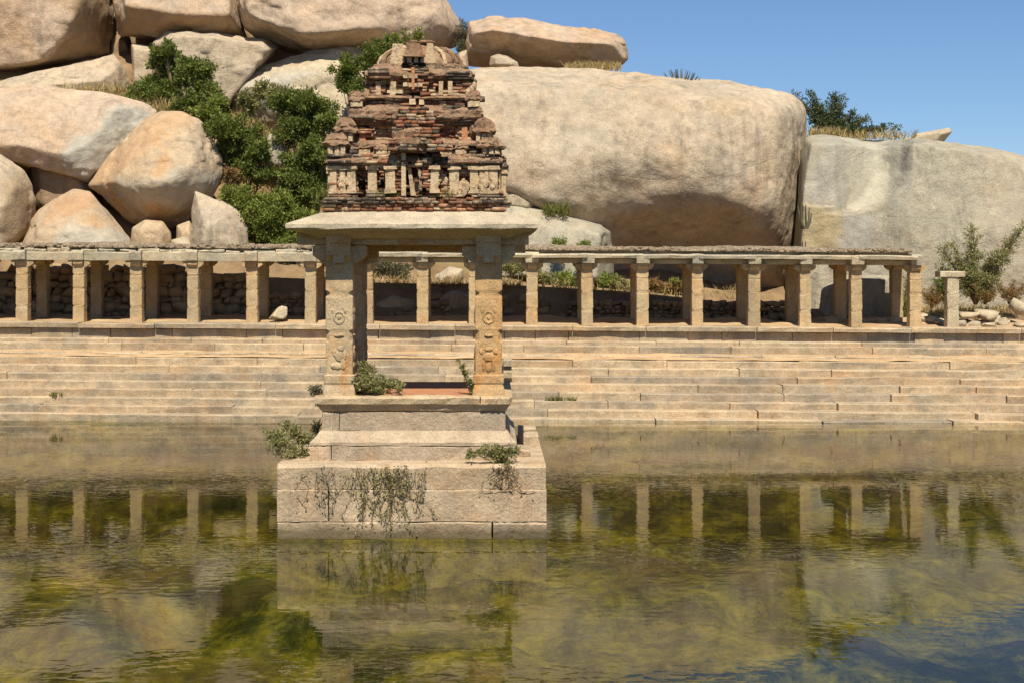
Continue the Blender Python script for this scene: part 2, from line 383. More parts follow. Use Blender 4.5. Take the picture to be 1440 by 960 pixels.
# ================================================================== SETTING
def tz(x): return -.18 * (x + 15.7) / 29.3                # the whole bank settles slightly towards the right
def sstep(a, b, x): t = np.clip((x - a) / (b - a), 0, 1); return t * t * (3 - 2 * t)
def terrain_h(X, Y):
    """hill behind the terrace, hollow for the pond, level ground around"""
    p = np.stack([X, Y, np.zeros_like(X)], 1)
    hill = np.interp(X, [-60, -14, -4, 2, 9, 13, 20, 60], [15.5, 15.2, 11.2, 10.2, 9.2, 8.3, 7.0, 4.5])
    base = 2.45 + .25 * sstep(50.3, 52, Y)
    low = base + np.interp(X, [-16, -8, -4, 0, 5, 9, 14], [2.0, 1.9, 1.3, 1.25, .9, .35, .15]) * sstep(50.7, 51.7, Y)
    slope0 = np.interp(X, [-16, -9, 0, 8, 20], [53.0, 53.0, 55.0, 56.0, 57.0])
    z = low + (hill - low) * np.clip(sstep(0, 1, (Y - slope0) / np.interp(X, [-9, 0], [19.0, 14.0])), 0, 1)
    z = z - 9 * sstep(95, 420, Y)
    z = z + fbm(p, .45, 4, 3) * .18 * sstep(51.6, 53, Y)
    flat = 2.45 + fbm(p, .05, 3, 5) * .25
    side = sstep(36.5, 39, np.abs(X)); near = 1 - sstep(.2, 1.2, Y)
    pond = -2.4 + (flat + 2.4) * np.maximum(side, near)
    k = sstep(48.6, 50.4, Y)
    return pond * (1 - k) + z * k
def terrain():
    def axis(lo, hi, a, b, fine, n):
        return np.concatenate([lo + (a - lo) * (1 - np.linspace(1, 0, n, endpoint=False) ** 2.2)[:], np.arange(a, b, fine), b + (hi - b) * np.linspace(0, 1, n) ** 2.2])
    xs = axis(-900, 900, -34, 34, .35, 26); ys = axis(-500, 1600, -2, 80, .35, 26)
    X, Y = np.meshgrid(xs, ys); Xf, Yf = X.ravel(), Y.ravel(); Z = terrain_h(Xf, Yf)
    nx, ny = len(xs), len(ys)
    i = np.arange(nx - 1)[None, :] + np.arange(ny - 1)[:, None] * nx
    Fc = np.stack([i, i + 1, i + 1 + nx, i + nx], -1).reshape(-1, 4)
    struct(ob('ground', np.stack([Xf, Yf, Z], 1), Fc, M['soil'], smooth=True))
terrain()
def grid(name, x0, x1, y0, y1, d, zf, mat):
    xs = np.arange(x0, x1 + d, d); ys = np.arange(y0, y1 + d, d); X, Y = np.meshgrid(xs, ys); Xf, Yf = X.ravel(), Y.ravel(); nx, ny = len(xs), len(ys)
    i = np.arange(nx - 1)[None, :] + np.arange(ny - 1)[:, None] * nx
    return struct(ob(name, np.stack([Xf, Yf, zf(Xf, Yf)], 1), np.stack([i, i + 1, i + 1 + nx, i + nx], -1).reshape(-1, 4), mat, smooth=True))
grid('pond_bed', -38, 38, .6, 45, .16, lambda x, y: -.42 + .22 * fbm(np.stack([x, y * .6, 0 * x], 1), .5, 5, 21, .6) - .6 * sstep(21, 30, y), M['bed'])
struct(ob('water', *box_vf(-39, 39, .3, 46.2, -2.3, 0), M['water']))
# terrace floor
def terr_z(x, y):
    p = np.stack([x, y, 0 * x], 1)
    return 2.652 + np.vectorize(tz)(x) + .16 * sstep(48.0, 50.6, y) * (1 + .6 * fbm(p, .7, 3, 8)) + .015 * fbm(p, 3, 3, 2)
grid('terrace_floor', -24, 24, 47.5, 51.2, .12, terr_z, M['sand'])

# ---- stepped bank : every stone a child of the steps
X0, X1 = -23.0, 23.0
ROWS = []                                                 # (y_top_px, y_bottom_px, front Y)
for i in range(8):
    ROWS.append((1.66 - i * .2075, 1.66 - (i + 1) * .2075, 45.9 - i * .40))
core = []
def yedge(x, k): return -1.25 * max(0, (x + 15) / 30) * k  # lower rows come forward towards the right
v, f = [], []
prof = [(47.6, 2.5), (47.6, 2.13), (47.1, 2.02), (47.1, 1.77), (46.4, 1.58)]
for zt, zb, yf in ROWS: prof += [(yf + .42, zt - .05), (yf + .42, zb - .05)]
prof += [(43.2, -2.6), (49.5, -2.6), (49.5, 2.5)]
n = len(prof)
for x in (X0, X1):
    for y, z in prof: v.append((x, y + yedge(x, np.clip((1.66 - z) / 1.66, 0, 1)) + .02, z + tz(x) - .01))
steps = struct(fixn(ob('stone_steps', v, [(i, (i + 1) % n, (i + 1) % n + n, i + n) for i in range(n)] + [tuple(range(n)), tuple(range(2 * n - 1, n - 1, -1))], M['step'])))
def joints(lo, hi, a, b):
    xs = [lo]
    while xs[-1] < hi: xs.append(xs[-1] + rnd(a, b))
    xs[-1] = hi
    if xs[-1] - xs[-2] < a * .5: xs.pop(-2)
    return xs
def lay_row(zt, zb, yf, dep, a, b, mat, k=0.0, name='stone_block', jit=.013, cham=.022):
    xs = joints(X0, X1, a, b)
    for p, q in zip(xs, xs[1:]):
        wild = max(0, (p - 4) / 10) if k > 0 else .1
        dz = rnd(-.012, .012) * (1 + 1.5 * wild); dy = rnd(-.03, .03) * (1 + 1.2 * wild); sl = rnd(-.012, .012) * wild
        xm = (p + q) / 2
        V, Fc = rough_block(p + .009, q - .009, yf + dy + yedge(xm, k), yf + dep, zb - .012, zt + dz, 4, jit * (1 + .6 * wild), cham, lambda x: tz(x) + sl * (x - xm), .012)
        fixn(ob(name, V, Fc, M[mat], steps))
lay_row(2.665, 2.52, 47.12, 1.2, 2.2, 5.2, 'step', name='capping_stone', cham=.03)
lay_row(2.50, 2.20, 47.30, .5, .7, 2.4, 'step', name='wall_stone', jit=.008, cham=.01)
lay_row(2.20, 1.95, 46.95, .6, 2.0, 5.0, 'step', name='stone_block', cham=.03)
lay_row(2.07, 1.83, 46.60, .6, 1.8, 5.0, 'step')
lay_row(1.80, 1.60, 46.25, .6, .9, 3.4, 'step', jit=.03, cham=.04)
for i, (zt, zb, yf) in enumerate(ROWS):
    lay_row(zt, zb, yf, .75, 2.0, 6.5, 'step', k=(i + .5) / 8)
lay_row(-.02, -.9, 42.70, .8, 2.0, 6.0, 'bed', k=1.0)
# drifted dust on the two wide ledges
def ledge_z(z0, y0, z1, y1):
    return lambda x, y: z0 + (z1 - z0) * (y - y0) / (y1 - y0) + np.vectorize(tz)(x) + .02 * fbm(np.stack([x, y, 0 * x], 1), 1.5, 3, 6)
grid('dust_ledge', X0, X1, 46.0, 46.7, .12, ledge_z(1.68, 46.0, 1.86, 46.7), M['sand'])
# stub stones in the notch of the bank beside the pavilion
for i in range(5):
    zt = 1.62 - i * .33
    V, Fc = rough_block(PX(708, 45), PX(720, 45), 45.0 - i * .35, 46.2, zt - .20, zt, 3, .012, .03)
    fixn(ob('stub_stone', V, Fc, M['step'], steps))

# ================================================================== BOULDERS
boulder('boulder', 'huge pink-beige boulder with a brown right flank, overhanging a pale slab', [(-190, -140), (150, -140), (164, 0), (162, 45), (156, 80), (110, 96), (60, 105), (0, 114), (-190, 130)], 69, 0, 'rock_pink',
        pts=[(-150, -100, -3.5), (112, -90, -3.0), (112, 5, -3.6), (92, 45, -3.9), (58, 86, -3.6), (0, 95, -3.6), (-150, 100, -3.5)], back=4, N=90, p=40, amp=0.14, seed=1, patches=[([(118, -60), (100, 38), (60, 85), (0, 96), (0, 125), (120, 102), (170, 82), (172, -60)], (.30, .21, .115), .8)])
boulder('boulder', 'pale flat slab with a dark broken end under the pink boulder', [(-40, 128), (60, 106), (160, 77), (171, 95), (182, 116), (180, 140), (142, 146), (60, 146), (-40, 140)], 65.5, 0, 'rock_tan',
        pts=[(140, 114, -1.6), (70, 120, -1.6), (-40, 134, -1.6), (148, 142, -1.2), (170, 90, -.4), (40, 142, -1.5)], N=50, p=26, amp=.08, seed=2)
boulder('boulder', 'beige boulder with a shaded rough lower face wedged beside the pink one', [(166, -140), (322, -140), (328, 0), (342, 42), (346, 55), (300, 57), (215, 53), (170, 51), (163, 25)], 68, 0, 'rock_pink',
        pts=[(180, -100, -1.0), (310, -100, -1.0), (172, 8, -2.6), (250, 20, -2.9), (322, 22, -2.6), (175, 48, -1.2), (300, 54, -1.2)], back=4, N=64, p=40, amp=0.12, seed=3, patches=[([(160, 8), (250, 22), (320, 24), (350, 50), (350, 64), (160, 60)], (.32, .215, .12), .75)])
boulder('boulder', 'long rounded beige boulder lying over the hilltop above the brick tower', [(327, -120), (520, -140), (600, -2), (638, 22), (649, 45), (640, 66), (600, 74), (520, 82), (410, 77), (372, 66), (343, 45), (330, 20)], 67.5, 0, 'rock_pink',
        pts=[(345, -60, -3.0), (500, -70, -3.0), (590, 22, -2.8), (625, 36, -2.0), (350, 22, -3.3), (420, 48, -3.9), (520, 42, -3.8), (430, 72, -1.6), (600, 62, -1.6)], back=4, N=90, p=20, amp=.16, seed=4, patches=[([(340, 40), (420, 62), (520, 60), (640, 58), (640, 84), (400, 84)], (.34, .235, .135), .65)])
boulder('boulder', 'long flat-topped boulder perched on the skyline with an undercut base', [(656, 48), (660, 30), (688, 22), (720, 26), (790, 41), (860, 46), (880, 56), (884, 84), (870, 93), (800, 99), (740, 98), (657, 95)], 66.5, 0, 'rock_pink',
        pts=[(668, 46, -2.0), (690, 40, -2.3), (790, 60, -2.4), (860, 62, -2.0), (878, 84, -1.3), (700, 92, -.3), (780, 96, -.2), (845, 90, -1.2)], N=72, p=22, amp=.13, seed=5, patches=[([(660, 95), (670, 60), (760, 62), (830, 90), (800, 104), (660, 104)], (.33, .225, .13), .65), ([(852, 60), (884, 56), (886, 92), (850, 92)], (.42, .33, .23), .5)])
boulder('boulder', 'small loose stone tucked under the perched skyline boulder', [(688, 93), (690, 80), (700, 76), (714, 79), (728, 88), (730, 96)], 64.6, .6, 'rock_tan', back=.8, N=20, p=20, amp=.04, seed=6)
boulder('boulder', 'smooth tan block under the wedged boulder behind the small tree', [(216, 60), (236, 44), (300, 46), (376, 56), (390, 68), (372, 86), (334, 102), (320, 160), (214, 160)], 66.3, 2.2, 'rock_tan', fs=.86, N=48, p=40, amp=.1, seed=7)
boulder('boulder', 'dark rock mass added to fill the shaded gaps behind the hilltop boulders', [(140, 20), (420, 20), (430, 140), (140, 140)], 74, 1.0, 'rock_dark', fs=.9, N=40, p=14, amp=.12, seed=40)  # dark filler rock, stands in for the shade of the gaps
boulder('boulder', 'narrow lit rock standing in the dark gap of the hilltop', [(184, 60), (222, 66), (224, 130), (186, 128)], 66.8, 1.0, 'rock_tan', fs=.8, N=24, p=16, amp=.06, seed=8)
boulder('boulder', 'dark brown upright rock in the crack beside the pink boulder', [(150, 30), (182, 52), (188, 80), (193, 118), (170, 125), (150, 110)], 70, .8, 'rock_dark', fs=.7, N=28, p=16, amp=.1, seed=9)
boulder('boulder', 'long pale grey whaleback boulder rising behind the brick tower', [(312, 132), (330, 106), (370, 91), (440, 73), (466, 70), (530, 74), (600, 95), (640, 150), (640, 260), (480, 260), (330, 170)], 65.5, 0, 'rock_pale',
        pts=[(345, 130, -1.5), (450, 100, -2.2), (560, 130, -2.6), (600, 220, -3), (490, 230, -3), (400, 150, -2.2)], N=80, p=16, amp=.16, seed=10, patches=[([(312, 160), (330, 120), (380, 100), (440, 100), (400, 130), (360, 170)], (.44, .42, .36), .6)])
# the great central boulder with its shaded undercut
def warp_g(V):
    c = P(970, 368, 56.6)
    e = ((V[:, 0] - c[0]) / 3.3) ** 2 + ((V[:, 2] - c[2] + .26 * (V[:, 0] - c[0]) + .25 * np.sin(V[:, 0] * 1.3)) / 1.75) ** 2
    fr = V[:, 1] < 60.0
    V[:, 1] += np.where(fr, 1.6 * np.exp(-e ** 1.3), 0)
    c2 = P(880, 270, 56.6)
    e2 = ((V[:, 0] - c2[0]) / 1.5) ** 2 + ((V[:, 2] - c2[2]) / .7) ** 2
    V[:, 1] += np.where(fr, .25 * np.exp(-e2), 0)
    return V
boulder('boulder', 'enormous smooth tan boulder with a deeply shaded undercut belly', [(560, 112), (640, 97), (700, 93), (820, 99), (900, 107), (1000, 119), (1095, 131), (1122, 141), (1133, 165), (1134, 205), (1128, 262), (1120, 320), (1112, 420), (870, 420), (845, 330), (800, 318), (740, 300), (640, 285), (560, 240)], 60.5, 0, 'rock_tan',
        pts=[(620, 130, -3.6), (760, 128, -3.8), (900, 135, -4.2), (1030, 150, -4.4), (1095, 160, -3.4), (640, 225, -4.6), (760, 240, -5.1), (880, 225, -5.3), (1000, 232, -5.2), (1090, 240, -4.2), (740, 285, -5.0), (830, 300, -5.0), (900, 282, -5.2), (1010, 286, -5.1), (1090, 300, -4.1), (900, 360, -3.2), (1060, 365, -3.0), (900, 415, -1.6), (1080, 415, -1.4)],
        back=4, N=150, p=15, amp=.13, seed=11, scarp=.10, patches=[([(770, 120), (850, 125), (850, 215), (790, 220)], (.42, .36, .27), .4), ([(900, 120), (960, 125), (950, 180), (890, 175)], (.38, .30, .21), .45), ([(860, 330), (1110, 330), (1110, 420), (860, 420)], (.33, .255, .18), .5)], warp=warp_g)  # lowest patch paints extra shade into the undercut belly
# pale quarried boulder on the right with its scooped face
def warp_h(V):
    s = 56.2 / F; px = V[:, 0] / V[:, 1] * F + XV; py = YH - (V[:, 2] - EYE) / V[:, 1] * F
    fr = (V[:, 1] < 59.5)
    # right edge of the scoop curves from (1250,190) round to the ledge at (1190,298)
    xr = np.interp(py, [170, 200, 240, 262, 280, 300], [1284, 1284, 1282, 1272, 1254, 1205]); 
    inside = sstep(0, 5, xr - px) * sstep(1150, 1262, px) * sstep(303, 298, py)
    wall = .6 + .4 * sstep(0, 40, xr - px)
    d = 1.7 * inside * wall
    bench = .22 * sstep(1232, 1226, px) * sstep(1110, 1140, px) * sstep(294 + .06 * (px - 1180), 290 + .06 * (px - 1180), py)
    V[:, 1] += np.where(fr, np.maximum(d, bench), 0)
    return V
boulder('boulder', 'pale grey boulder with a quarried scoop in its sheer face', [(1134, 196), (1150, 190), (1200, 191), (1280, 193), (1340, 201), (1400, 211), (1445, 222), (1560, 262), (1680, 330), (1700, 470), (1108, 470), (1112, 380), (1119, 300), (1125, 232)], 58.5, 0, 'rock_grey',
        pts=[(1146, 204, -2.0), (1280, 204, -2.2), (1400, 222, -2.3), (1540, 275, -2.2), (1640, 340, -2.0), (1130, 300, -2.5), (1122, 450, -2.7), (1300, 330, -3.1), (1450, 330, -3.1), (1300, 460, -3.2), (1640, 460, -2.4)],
        back=4, N=170, p=34, amp=.07, seed=12, scarp=.07, patches=[([(1250, 180), (1290, 180), (1289, 250), (1262, 292), (1240, 300), (1254, 245)], (.26, .245, .205), .8), ([(1150, 185), (1190, 185), (1188, 292), (1130, 288)], (.34, .325, .28), .5), ([(1120, 293), (1185, 297), (1182, 365), (1115, 365)], (.37, .285, .15), .75), ([(1186, 298), (1232, 304), (1225, 365), (1183, 365)], (.34, .325, .28), .65), ([(1193, 195), (1248, 195), (1252, 252), (1240, 282), (1193, 294)], (.46, .43, .34), .7), ([(1385, 205), (1450, 220), (1450, 420), (1390, 420)], (.46, .37, .265), .35)], warp=warp_h, grow=1.012)  # scoop wall patch: grey weathering, deepened to paint in the scoop's shade
boulder('boulder', 'pointed pale stone lying on top of the quarried boulder', [(1268, 199), (1290, 188), (1334, 180), (1339, 185), (1326, 202), (1290, 204)], 60.5, .5, 'rock_pale', back=.8, N=24, p=24, amp=.04, seed=13)
# left group
boulder('boulder', 'broad pink boulder with a cracked grey right face above dark hollow', [(-160, 150), (-20, 132), (60, 119), (126, 125), (152, 140), (182, 140), (210, 148), (219, 160), (200, 190), (170, 222), (142, 259), (124, 262), (90, 226), (45, 234), (0, 210), (-160, 200)], 59, 0, 'rock_pink',
        pts=[(-150, 160, -2.2), (60, 150, -1.6), (140, 160, -1.6), (-150, 190, -2.8), (0, 200, -3.0), (88, 216, -3.0), (125, 200, -2.5), (165, 152, -1.2), (120, 250, -2.4), (180, 200, -1.0)], back=3, N=84, p=40, amp=0.1, seed=14, patches=[([(92, 224), (130, 190), (160, 150), (205, 144), (226, 160), (150, 268), (116, 268)], (.40, .385, .325), .85)])
boulder('boulder', 'egg-shaped boulder with an orange band leaning down beside green shrubs', [(124, 260), (142, 236), (172, 206), (202, 168), (226, 156), (262, 158), (274, 170), (292, 186), (311, 220), (315, 246), (302, 272), (276, 300), (250, 318), (215, 321), (184, 312), (150, 286), (130, 266)], 57, 0, 'rock_orange',
        pts=[(225, 175, -1.2), (262, 178, -1.0), (195, 215, -2.0), (270, 225, -2.2), (160, 258, -1.8), (220, 262, -2.7), (280, 262, -1.8), (200, 295, -1.6), (250, 295, -1.4)], N=84, p=16, amp=0.1, seed=15, patches=[([(124, 268), (165, 213), (205, 168), (264, 152), (268, 172), (230, 192), (180, 238), (150, 266)], (.52, .33, .18), .7), ([(165, 262), (260, 232), (318, 250), (272, 292), (205, 294)], (.48, .45, .36), .55)])
boulder('boulder', 'brown-sided boulder at the frame edge below the broad pink one', [(-120, 205), (0, 217), (36, 240), (47, 260), (49, 312), (30, 340), (0, 360), (-120, 370)], 56, 0, 'rock_tan',
        pts=[(-100, 225, -1.2), (0, 240, -1.4), (20, 262, -1.6), (-100, 300, -2.2), (2, 295, -2.1), (0, 345, -1.8), (25, 330, -1.2)], N=48, p=36, amp=0.08, seed=16, patches=[([(8, 262), (38, 238), (54, 262), (54, 316), (30, 345), (0, 350)], (.34, .25, .15), .7)])
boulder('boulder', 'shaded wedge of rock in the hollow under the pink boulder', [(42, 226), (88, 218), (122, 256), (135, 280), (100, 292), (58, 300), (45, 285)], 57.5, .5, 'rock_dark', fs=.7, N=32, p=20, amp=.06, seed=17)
boulder('boulder', 'low sloping boulder with an orange crown behind the colonnade roof', [(18, 372), (40, 325), (58, 298), (76, 284), (104, 268), (126, 270), (140, 292), (186, 338), (190, 372)], 55, 0, 'rock_orange',
        pts=[(80, 298, -.6), (115, 285, -.5), (55, 330, -1.4), (130, 325, -1.6), (170, 345, -1.2), (40, 365, -1.6), (170, 370, -1.8)], N=48, p=30, amp=0.07, seed=18, patches=[([(55, 318), (62, 296), (105, 262), (130, 268), (132, 294), (84, 302)], (.47, .28, .15), .75), ([(60, 365), (100, 312), (184, 332), (195, 365)], (.43, .41, .34), .7)])
boulder('boulder', 'small rounded orange boulder under the egg-shaped boulder', [(186, 372), (187, 322), (204, 311), (228, 312), (240, 328), (242, 372)], 54.2, .6, 'rock_orange', N=28, p=12, amp=.06, seed=19)
boulder('boulder', 'dim orange stone behind the upright tan boulder', [(246, 372), (249, 318), (266, 311), (277, 328), (278, 372)], 54.8, .5, 'rock_orange', N=24, p=12, amp=.05, seed=20)
boulder('boulder', 'pale stone wedged between two orange stones', [(236, 372), (240, 337), (260, 332), (281, 346), (284, 372)], 53.7, .4, 'rock_pale', N=24, p=14, amp=.05, seed=21)
boulder('boulder', 'upright tan boulder with a pointed top beside the leafy shrubs', [(269, 378), (270, 295), (275, 270), (300, 279), (334, 295), (348, 320), (352, 378)], 53.6, 0, 'rock_tan',
        pts=[(280, 285, -.3), (318, 305, -.8), (288, 320, -1.2), (335, 335, -.8), (285, 372, -1.2), (338, 372, -1.0)], N=48, p=34, amp=0.06, seed=22, patches=[([(266, 266), (284, 276), (280, 330), (266, 378)], (.36, .27, .16), .6)])
boulder('boulder', 'pale rounded rock showing among the green shrubs', [(370, 218), (379, 191), (396, 190), (408, 212), (412, 232), (398, 244), (378, 240)], 60, .7, 'rock_grey', N=28, p=12, amp=.06, seed=23)
boulder('boulder', 'low grey slab with a dark broken end beside the pavilion tower', [(660, 400), (670, 300), (705, 286), (750, 293), (800, 309), (846, 318), (860, 326), (863, 400)], 56, 0, 'rock_grey',
        pts=[(690, 310, -1.0), (790, 325, -1.4), (842, 330, -1.5), (690, 390, -2.0), (838, 390, -2.0)], N=56, p=36, amp=0.06, seed=24, patches=[([(842, 314), (868, 326), (868, 400), (840, 400)], (.22, .19, .15), .6)])
boulder('boulder', 'small pale stone resting on the low grey slab', [(700, 292), (704, 270), (730, 263), (756, 284), (752, 298)], 56.3, .6, 'rock_pale', N=24, p=18, amp=.04, seed=25)
boulder('boulder', 'little brown stone under the edge of the huge tan boulder', [(755, 300), (757, 276), (766, 270), (777, 284), (776, 302)], 56.8, .4, 'rock_dark', N=20, p=14, amp=.04, seed=26)
boulder('boulder', 'dark squat boulder seen through the pavilion behind the colonnade', [(604, 425), (610, 388), (632, 375), (652, 378), (654, 425)], 53.8, .6, 'rock_tan', N=28, p=16, amp=.06, seed=27)
boulder('boulder', 'small upright stone in the gap left of the perched skyline boulder', [(642, 100), (645, 76), (656, 71), (659, 100)], 65, .3, 'rock_tan', N=16, p=14, amp=.03, seed=28)

boulder('boulder', 'grey upright rock face shaded behind the last bays of the colonnade', [(1148, 475), (1156, 404), (1196, 386), (1250, 388), (1268, 418), (1268, 475)], 51.75, .45, 'rock_grey', back=1.0, fs=.85, N=30, p=24, amp=.05, seed=51)
boulder('boulder', 'low shaded slab of rock behind the pavilion left bay', [(522, 470), (524, 424), (552, 414), (588, 420), (598, 470)], 51.5, .4, 'rock_tan', back=1.0, fs=.8, N=24, p=18, amp=.05, seed=52)
boulder('boulder', 'rough rock bulging from the shaded bank behind the pavilion right bay', [(612, 470), (616, 418), (640, 408), (668, 414), (676, 470)], 51.5, .4, 'rock_tan', back=1.0, fs=.8, N=24, p=14, amp=.06, seed=53)
boulder('boulder', 'shaded rounded rock behind the fallen block on the terrace', [(376, 470), (382, 430), (405, 418), (428, 426), (432, 470)], 51.4, .35, 'rock_tan', back=1.0, fs=.8, N=24, p=14, amp=.05, seed=54)

# ================================================================== COLONNADE
def col_rings(w, z0, z1, secs, k=.30):
    """square shaft with octagonal waists: secs = fractions (a, b) of the height that are chamfered"""
    H = z1 - z0; rings = []; e = .012
    def ring(t, c, g=1.0): rings.append(oct_ring(w * g, c, z0 + H * t))
    ring(0, e, 1.02)
    for a, b, d in secs:
        ring(a - d, e, 1.0); ring(a, w * .22, .992); ring(b, w * .22, .992); ring(b + d, e, 1.0)
    ring(1, e, .98)
    return rings
def jitter(V, a): return [tuple(c + rnd(-a, a) for c in v) for v in V]
def bracket(w, h, arm, t, tip):
    """cross-shaped corbel capital: two bars with tapered undersides, centre at the origin, from z=0 to h"""
    pr = [(-arm, h), (-arm, h * .45), (-arm + tip, .0), (arm - tip, 0), (arm, h * .45), (arm, h)]
    a = prism(pr, 'y', -t, t); pr2 = [(u * .78, z) for u, z in pr]; b = prism(pr2, 'x', -t * .98, t * .98)
    return join([a, b])
ZB, ZS, ZC = 2.66, 4.442, 4.647                          # shaft foot, shaft top, capital top
YC, YB2 = 48.0, 50.15                                    # axes of the two rows
colonnade = thing('colonnade', 'long low granite colonnade with rubble roof along the stepped bank', 'colonnade', (0, 49, 2.66))
CM = []
for i in range(5):
    V, Fc = loft(col_rings(.185, -.25, ZS - ZB, [(.34 + rnd(-.02, .02), .38, .02), (.62 + rnd(-.02, .02), .66, .02), (.86, .885, .015)]))
    o = mesh('column', jitter(V, .008), Fc, M['column']); CM.append(o)
KM = []
for i in range(4):
    V, Fc = bracket(.3, ZC - ZS, rnd(.33, .37), .15, .13); KM.append(mesh('capital', jitter(V, .010), Fc, M['column']))
for m in KM:
    bm = bmesh.new(); bm.from_mesh(m); bmesh.ops.recalc_face_normals(bm, faces=bm.faces); bm.to_mesh(m); bm.free()
FPX = [-132, -50, 30, 110, 191, 271, 354, 436, 516, 594, 668, 748, 826, 904, 981, 1061, 1133, 1205, 1288]
xs = [PX(p, 47.8) for p in FPX]
for i, x in enumerate(xs):
    for r, y in enumerate((YC, YB2)):
        if r == 1 and FPX[i] in (516, 748): continue       # fallen rear columns
        z = ZB + tz(x) + (.06 if r else 0)
        c = obm('column', CM[(i * 2 + r) % 5], colonnade, (x, y, z), (rnd(-.006, .006), rnd(-.008, .008), 0), (rnd(.94, 1.06), 1, 1))
        k = obm('capital', KM[(i + r) % 4], c, (x, y, z + ZS - ZB - .012), (0, 0, 0 if i % 2 else math.pi))
def cblock(name, x0, x1, y0, y1, z0, z1, mat='beam', n=4, jit=.012, cham=.025, slope=0.0):
    xm = (x0 + x1) / 2
    V, Fc = rough_block(x0, x1, y0, y1, z0, z1, n, jit, cham, lambda x: tz(x) + slope * (x - xm), .01)
    return fixn(ob(name, V, Fc, M[mat], colonnade))
for i in range(len(xs) - 1):
    a, b = xs[i], xs[i + 1]
    if FPX[i] < 500:
        cblock('beam', a + .01, b - .01, 47.80 + rnd(-.03, .03), 48.2, ZC - .01, ZC + .27 + rnd(-.02, .02))
        x = a + .05
        while x < b - .2:                                  # thin flat stones bedded on the beam
            l = rnd(.28, .75); xe = min(x + l, b)
            cblock('flat_stone', x, xe - .03, 47.83 + rnd(-.05, .09), 48.5, ZC + .272, ZC + .272 + rnd(.05, .12), n=3, jit=.02, cham=.03, slope=rnd(-.05, .05)); x = xe + (rnd(0, .3) if random.random() < .3 else 0)
    else:
        cblock('beam', a + .01, b - .01, 47.90, 48.2, ZC - .01, ZC + .16)
        cblock('eave_slab', a + .01, b - .01, 47.52 + rnd(-.06, .05), 48.6, ZC + .162, ZC + .30 + rnd(-.015, .02), cham=.04, slope=rnd(-.01, .01))
    cblock('rear_beam', a + .01, b - .01, 50.0, 50.35, ZC + .05, ZC + .27)
    cblock('roof_slab', a + .008, (a + b) / 2 - .008, 48.15, 50.7, ZC + .30, ZC + .42, n=3); cblock('roof_slab', (a + b) / 2 + .008, b - .008, 48.15, 50.7, ZC + .30, ZC + .42 + rnd(-.02, .02), n=3)
for i, x in enumerate(xs):                                # cross beams: their ends show above each column
    V, Fc = rough_block(x - .19 + rnd(-.03, .03), x + .19 + rnd(-.03, .03), 47.58 + rnd(-.05, .05), 50.4, ZC + .0, ZC + .31 + rnd(-.03, .04), 3, .015, .07, tz, .02)
    fixn(ob('cross_beam', V, Fc, M['beam'], colonnade))
# crumbled lime and brickbat layer on the roof: countless small stones
STONES = []
for i in range(14):
    bm = bmesh.new(); r_ = np.random.default_rng(500 + i)
    for k in range(15):
        q = r_.uniform(-1, 1, 3); q = np.sign(q) * np.abs(q) ** .35 * (1 - .18 * r_.random(3)); bm.verts.new(tuple(q))
    bmesh.ops.convex_hull(bm, input=bm.verts); bmesh.ops.delete(bm, geom=[v for v in bm.verts if not v.link_faces], context='VERTS'); bmesh.ops.triangulate(bm, faces=bm.faces); bmesh.ops.recalc_face_normals(bm, faces=bm.faces)
    bm.verts.index_update(); V = np.array([v.co[:] for v in bm.verts]); Fc = np.array([[v.index for v in f.verts] for f in bm.faces]); bm.free()
    V = (V - (V.max(0) + V.min(0)) / 2) / (V.max(0) - V.min(0)); STONES.append((V, Fc))
def stone_soup(n, fx, sx, seed=0):
    r = np.random.default_rng(seed); VV = []; FF = []; b = 0
    for i in range(n):
        V, Fc = STONES[r.integers(14)]; s = r.uniform(*sx); sc3 = np.array([s * r.uniform(.8, 1.6), s * r.uniform(.8, 1.5), s * r.uniform(.5, .9)]); a = r.uniform(0, 6.28); c_, s_ = math.cos(a), math.sin(a)
        Q = V * sc3; Q = np.stack([Q[:, 0] * c_ - Q[:, 1] * s_, Q[:, 0] * s_ + Q[:, 1] * c_, Q[:, 2]], 1) + np.array(fx(r)); VV.append(Q); FF.append(Fc + b); b += len(V)
    return np.concatenate(VV), np.concatenate(FF)
xl, xr_ = xs[0] - .3, xs[-1] - .15
NX = 240; prof = []
V = []; Fc = []
for i in range(NX + 1):
    x = xl + (xr_ - xl) * i / NX; t = tz(x); f_ = rnd(-.06, .06) + .06 * math.sin(x * 1.7); h = .13 + .03 * math.sin(x * .9) + rnd(-.02, .02)
    V += [(x, 47.98 + f_, ZC + .40 + t), (x, 48.0 + f_, ZC + .30 + h + t + .02), (x, 48.2 + f_, ZC + .40 + h + t), (x, 49.4, ZC + .45 + h + t), (x, 50.7, ZC + .42 + h * .7 + t), (x, 50.75, ZC + .40 + t)]
for i in range(NX):
    for k in range(5): a = i * 6 + k; Fc.append((a, a + 6, a + 7, a + 1))
g_ = G('lime_rubble'); p_ = g_.pos()
c_ = g_.mix(g_.ramp(g_.voro(p_, 14), [(.1, 0), (.6, 1)]), (.56, .46, .33), (.32, .24, .16)); c_ = g_.mix(.6, c_, g_.ramp(g_.noise(p_, 3, 6, .7), [(.3, .5), (.7, 1.3)]), 'MULTIPLY')
M['lime'] = g_.out(g_.bsdf(c_, .98, g_.bump(g_.noise(p_, 18, 6, .8), 1, .08), .1))
ob('roof_fill', V, Fc, M['lime'], colonnade)
def fx(r):
    x = r.uniform(xl, xr_); y = 47.98 + .5 * r.beta(1, 2.5); return (x, y, ZC + .41 + .11 * min(1, (y - 47.9) * 4) * r.uniform(.3, 1.0) + tz(x))
V, Fc = stone_soup(1500, fx, (.05, .15), 3)
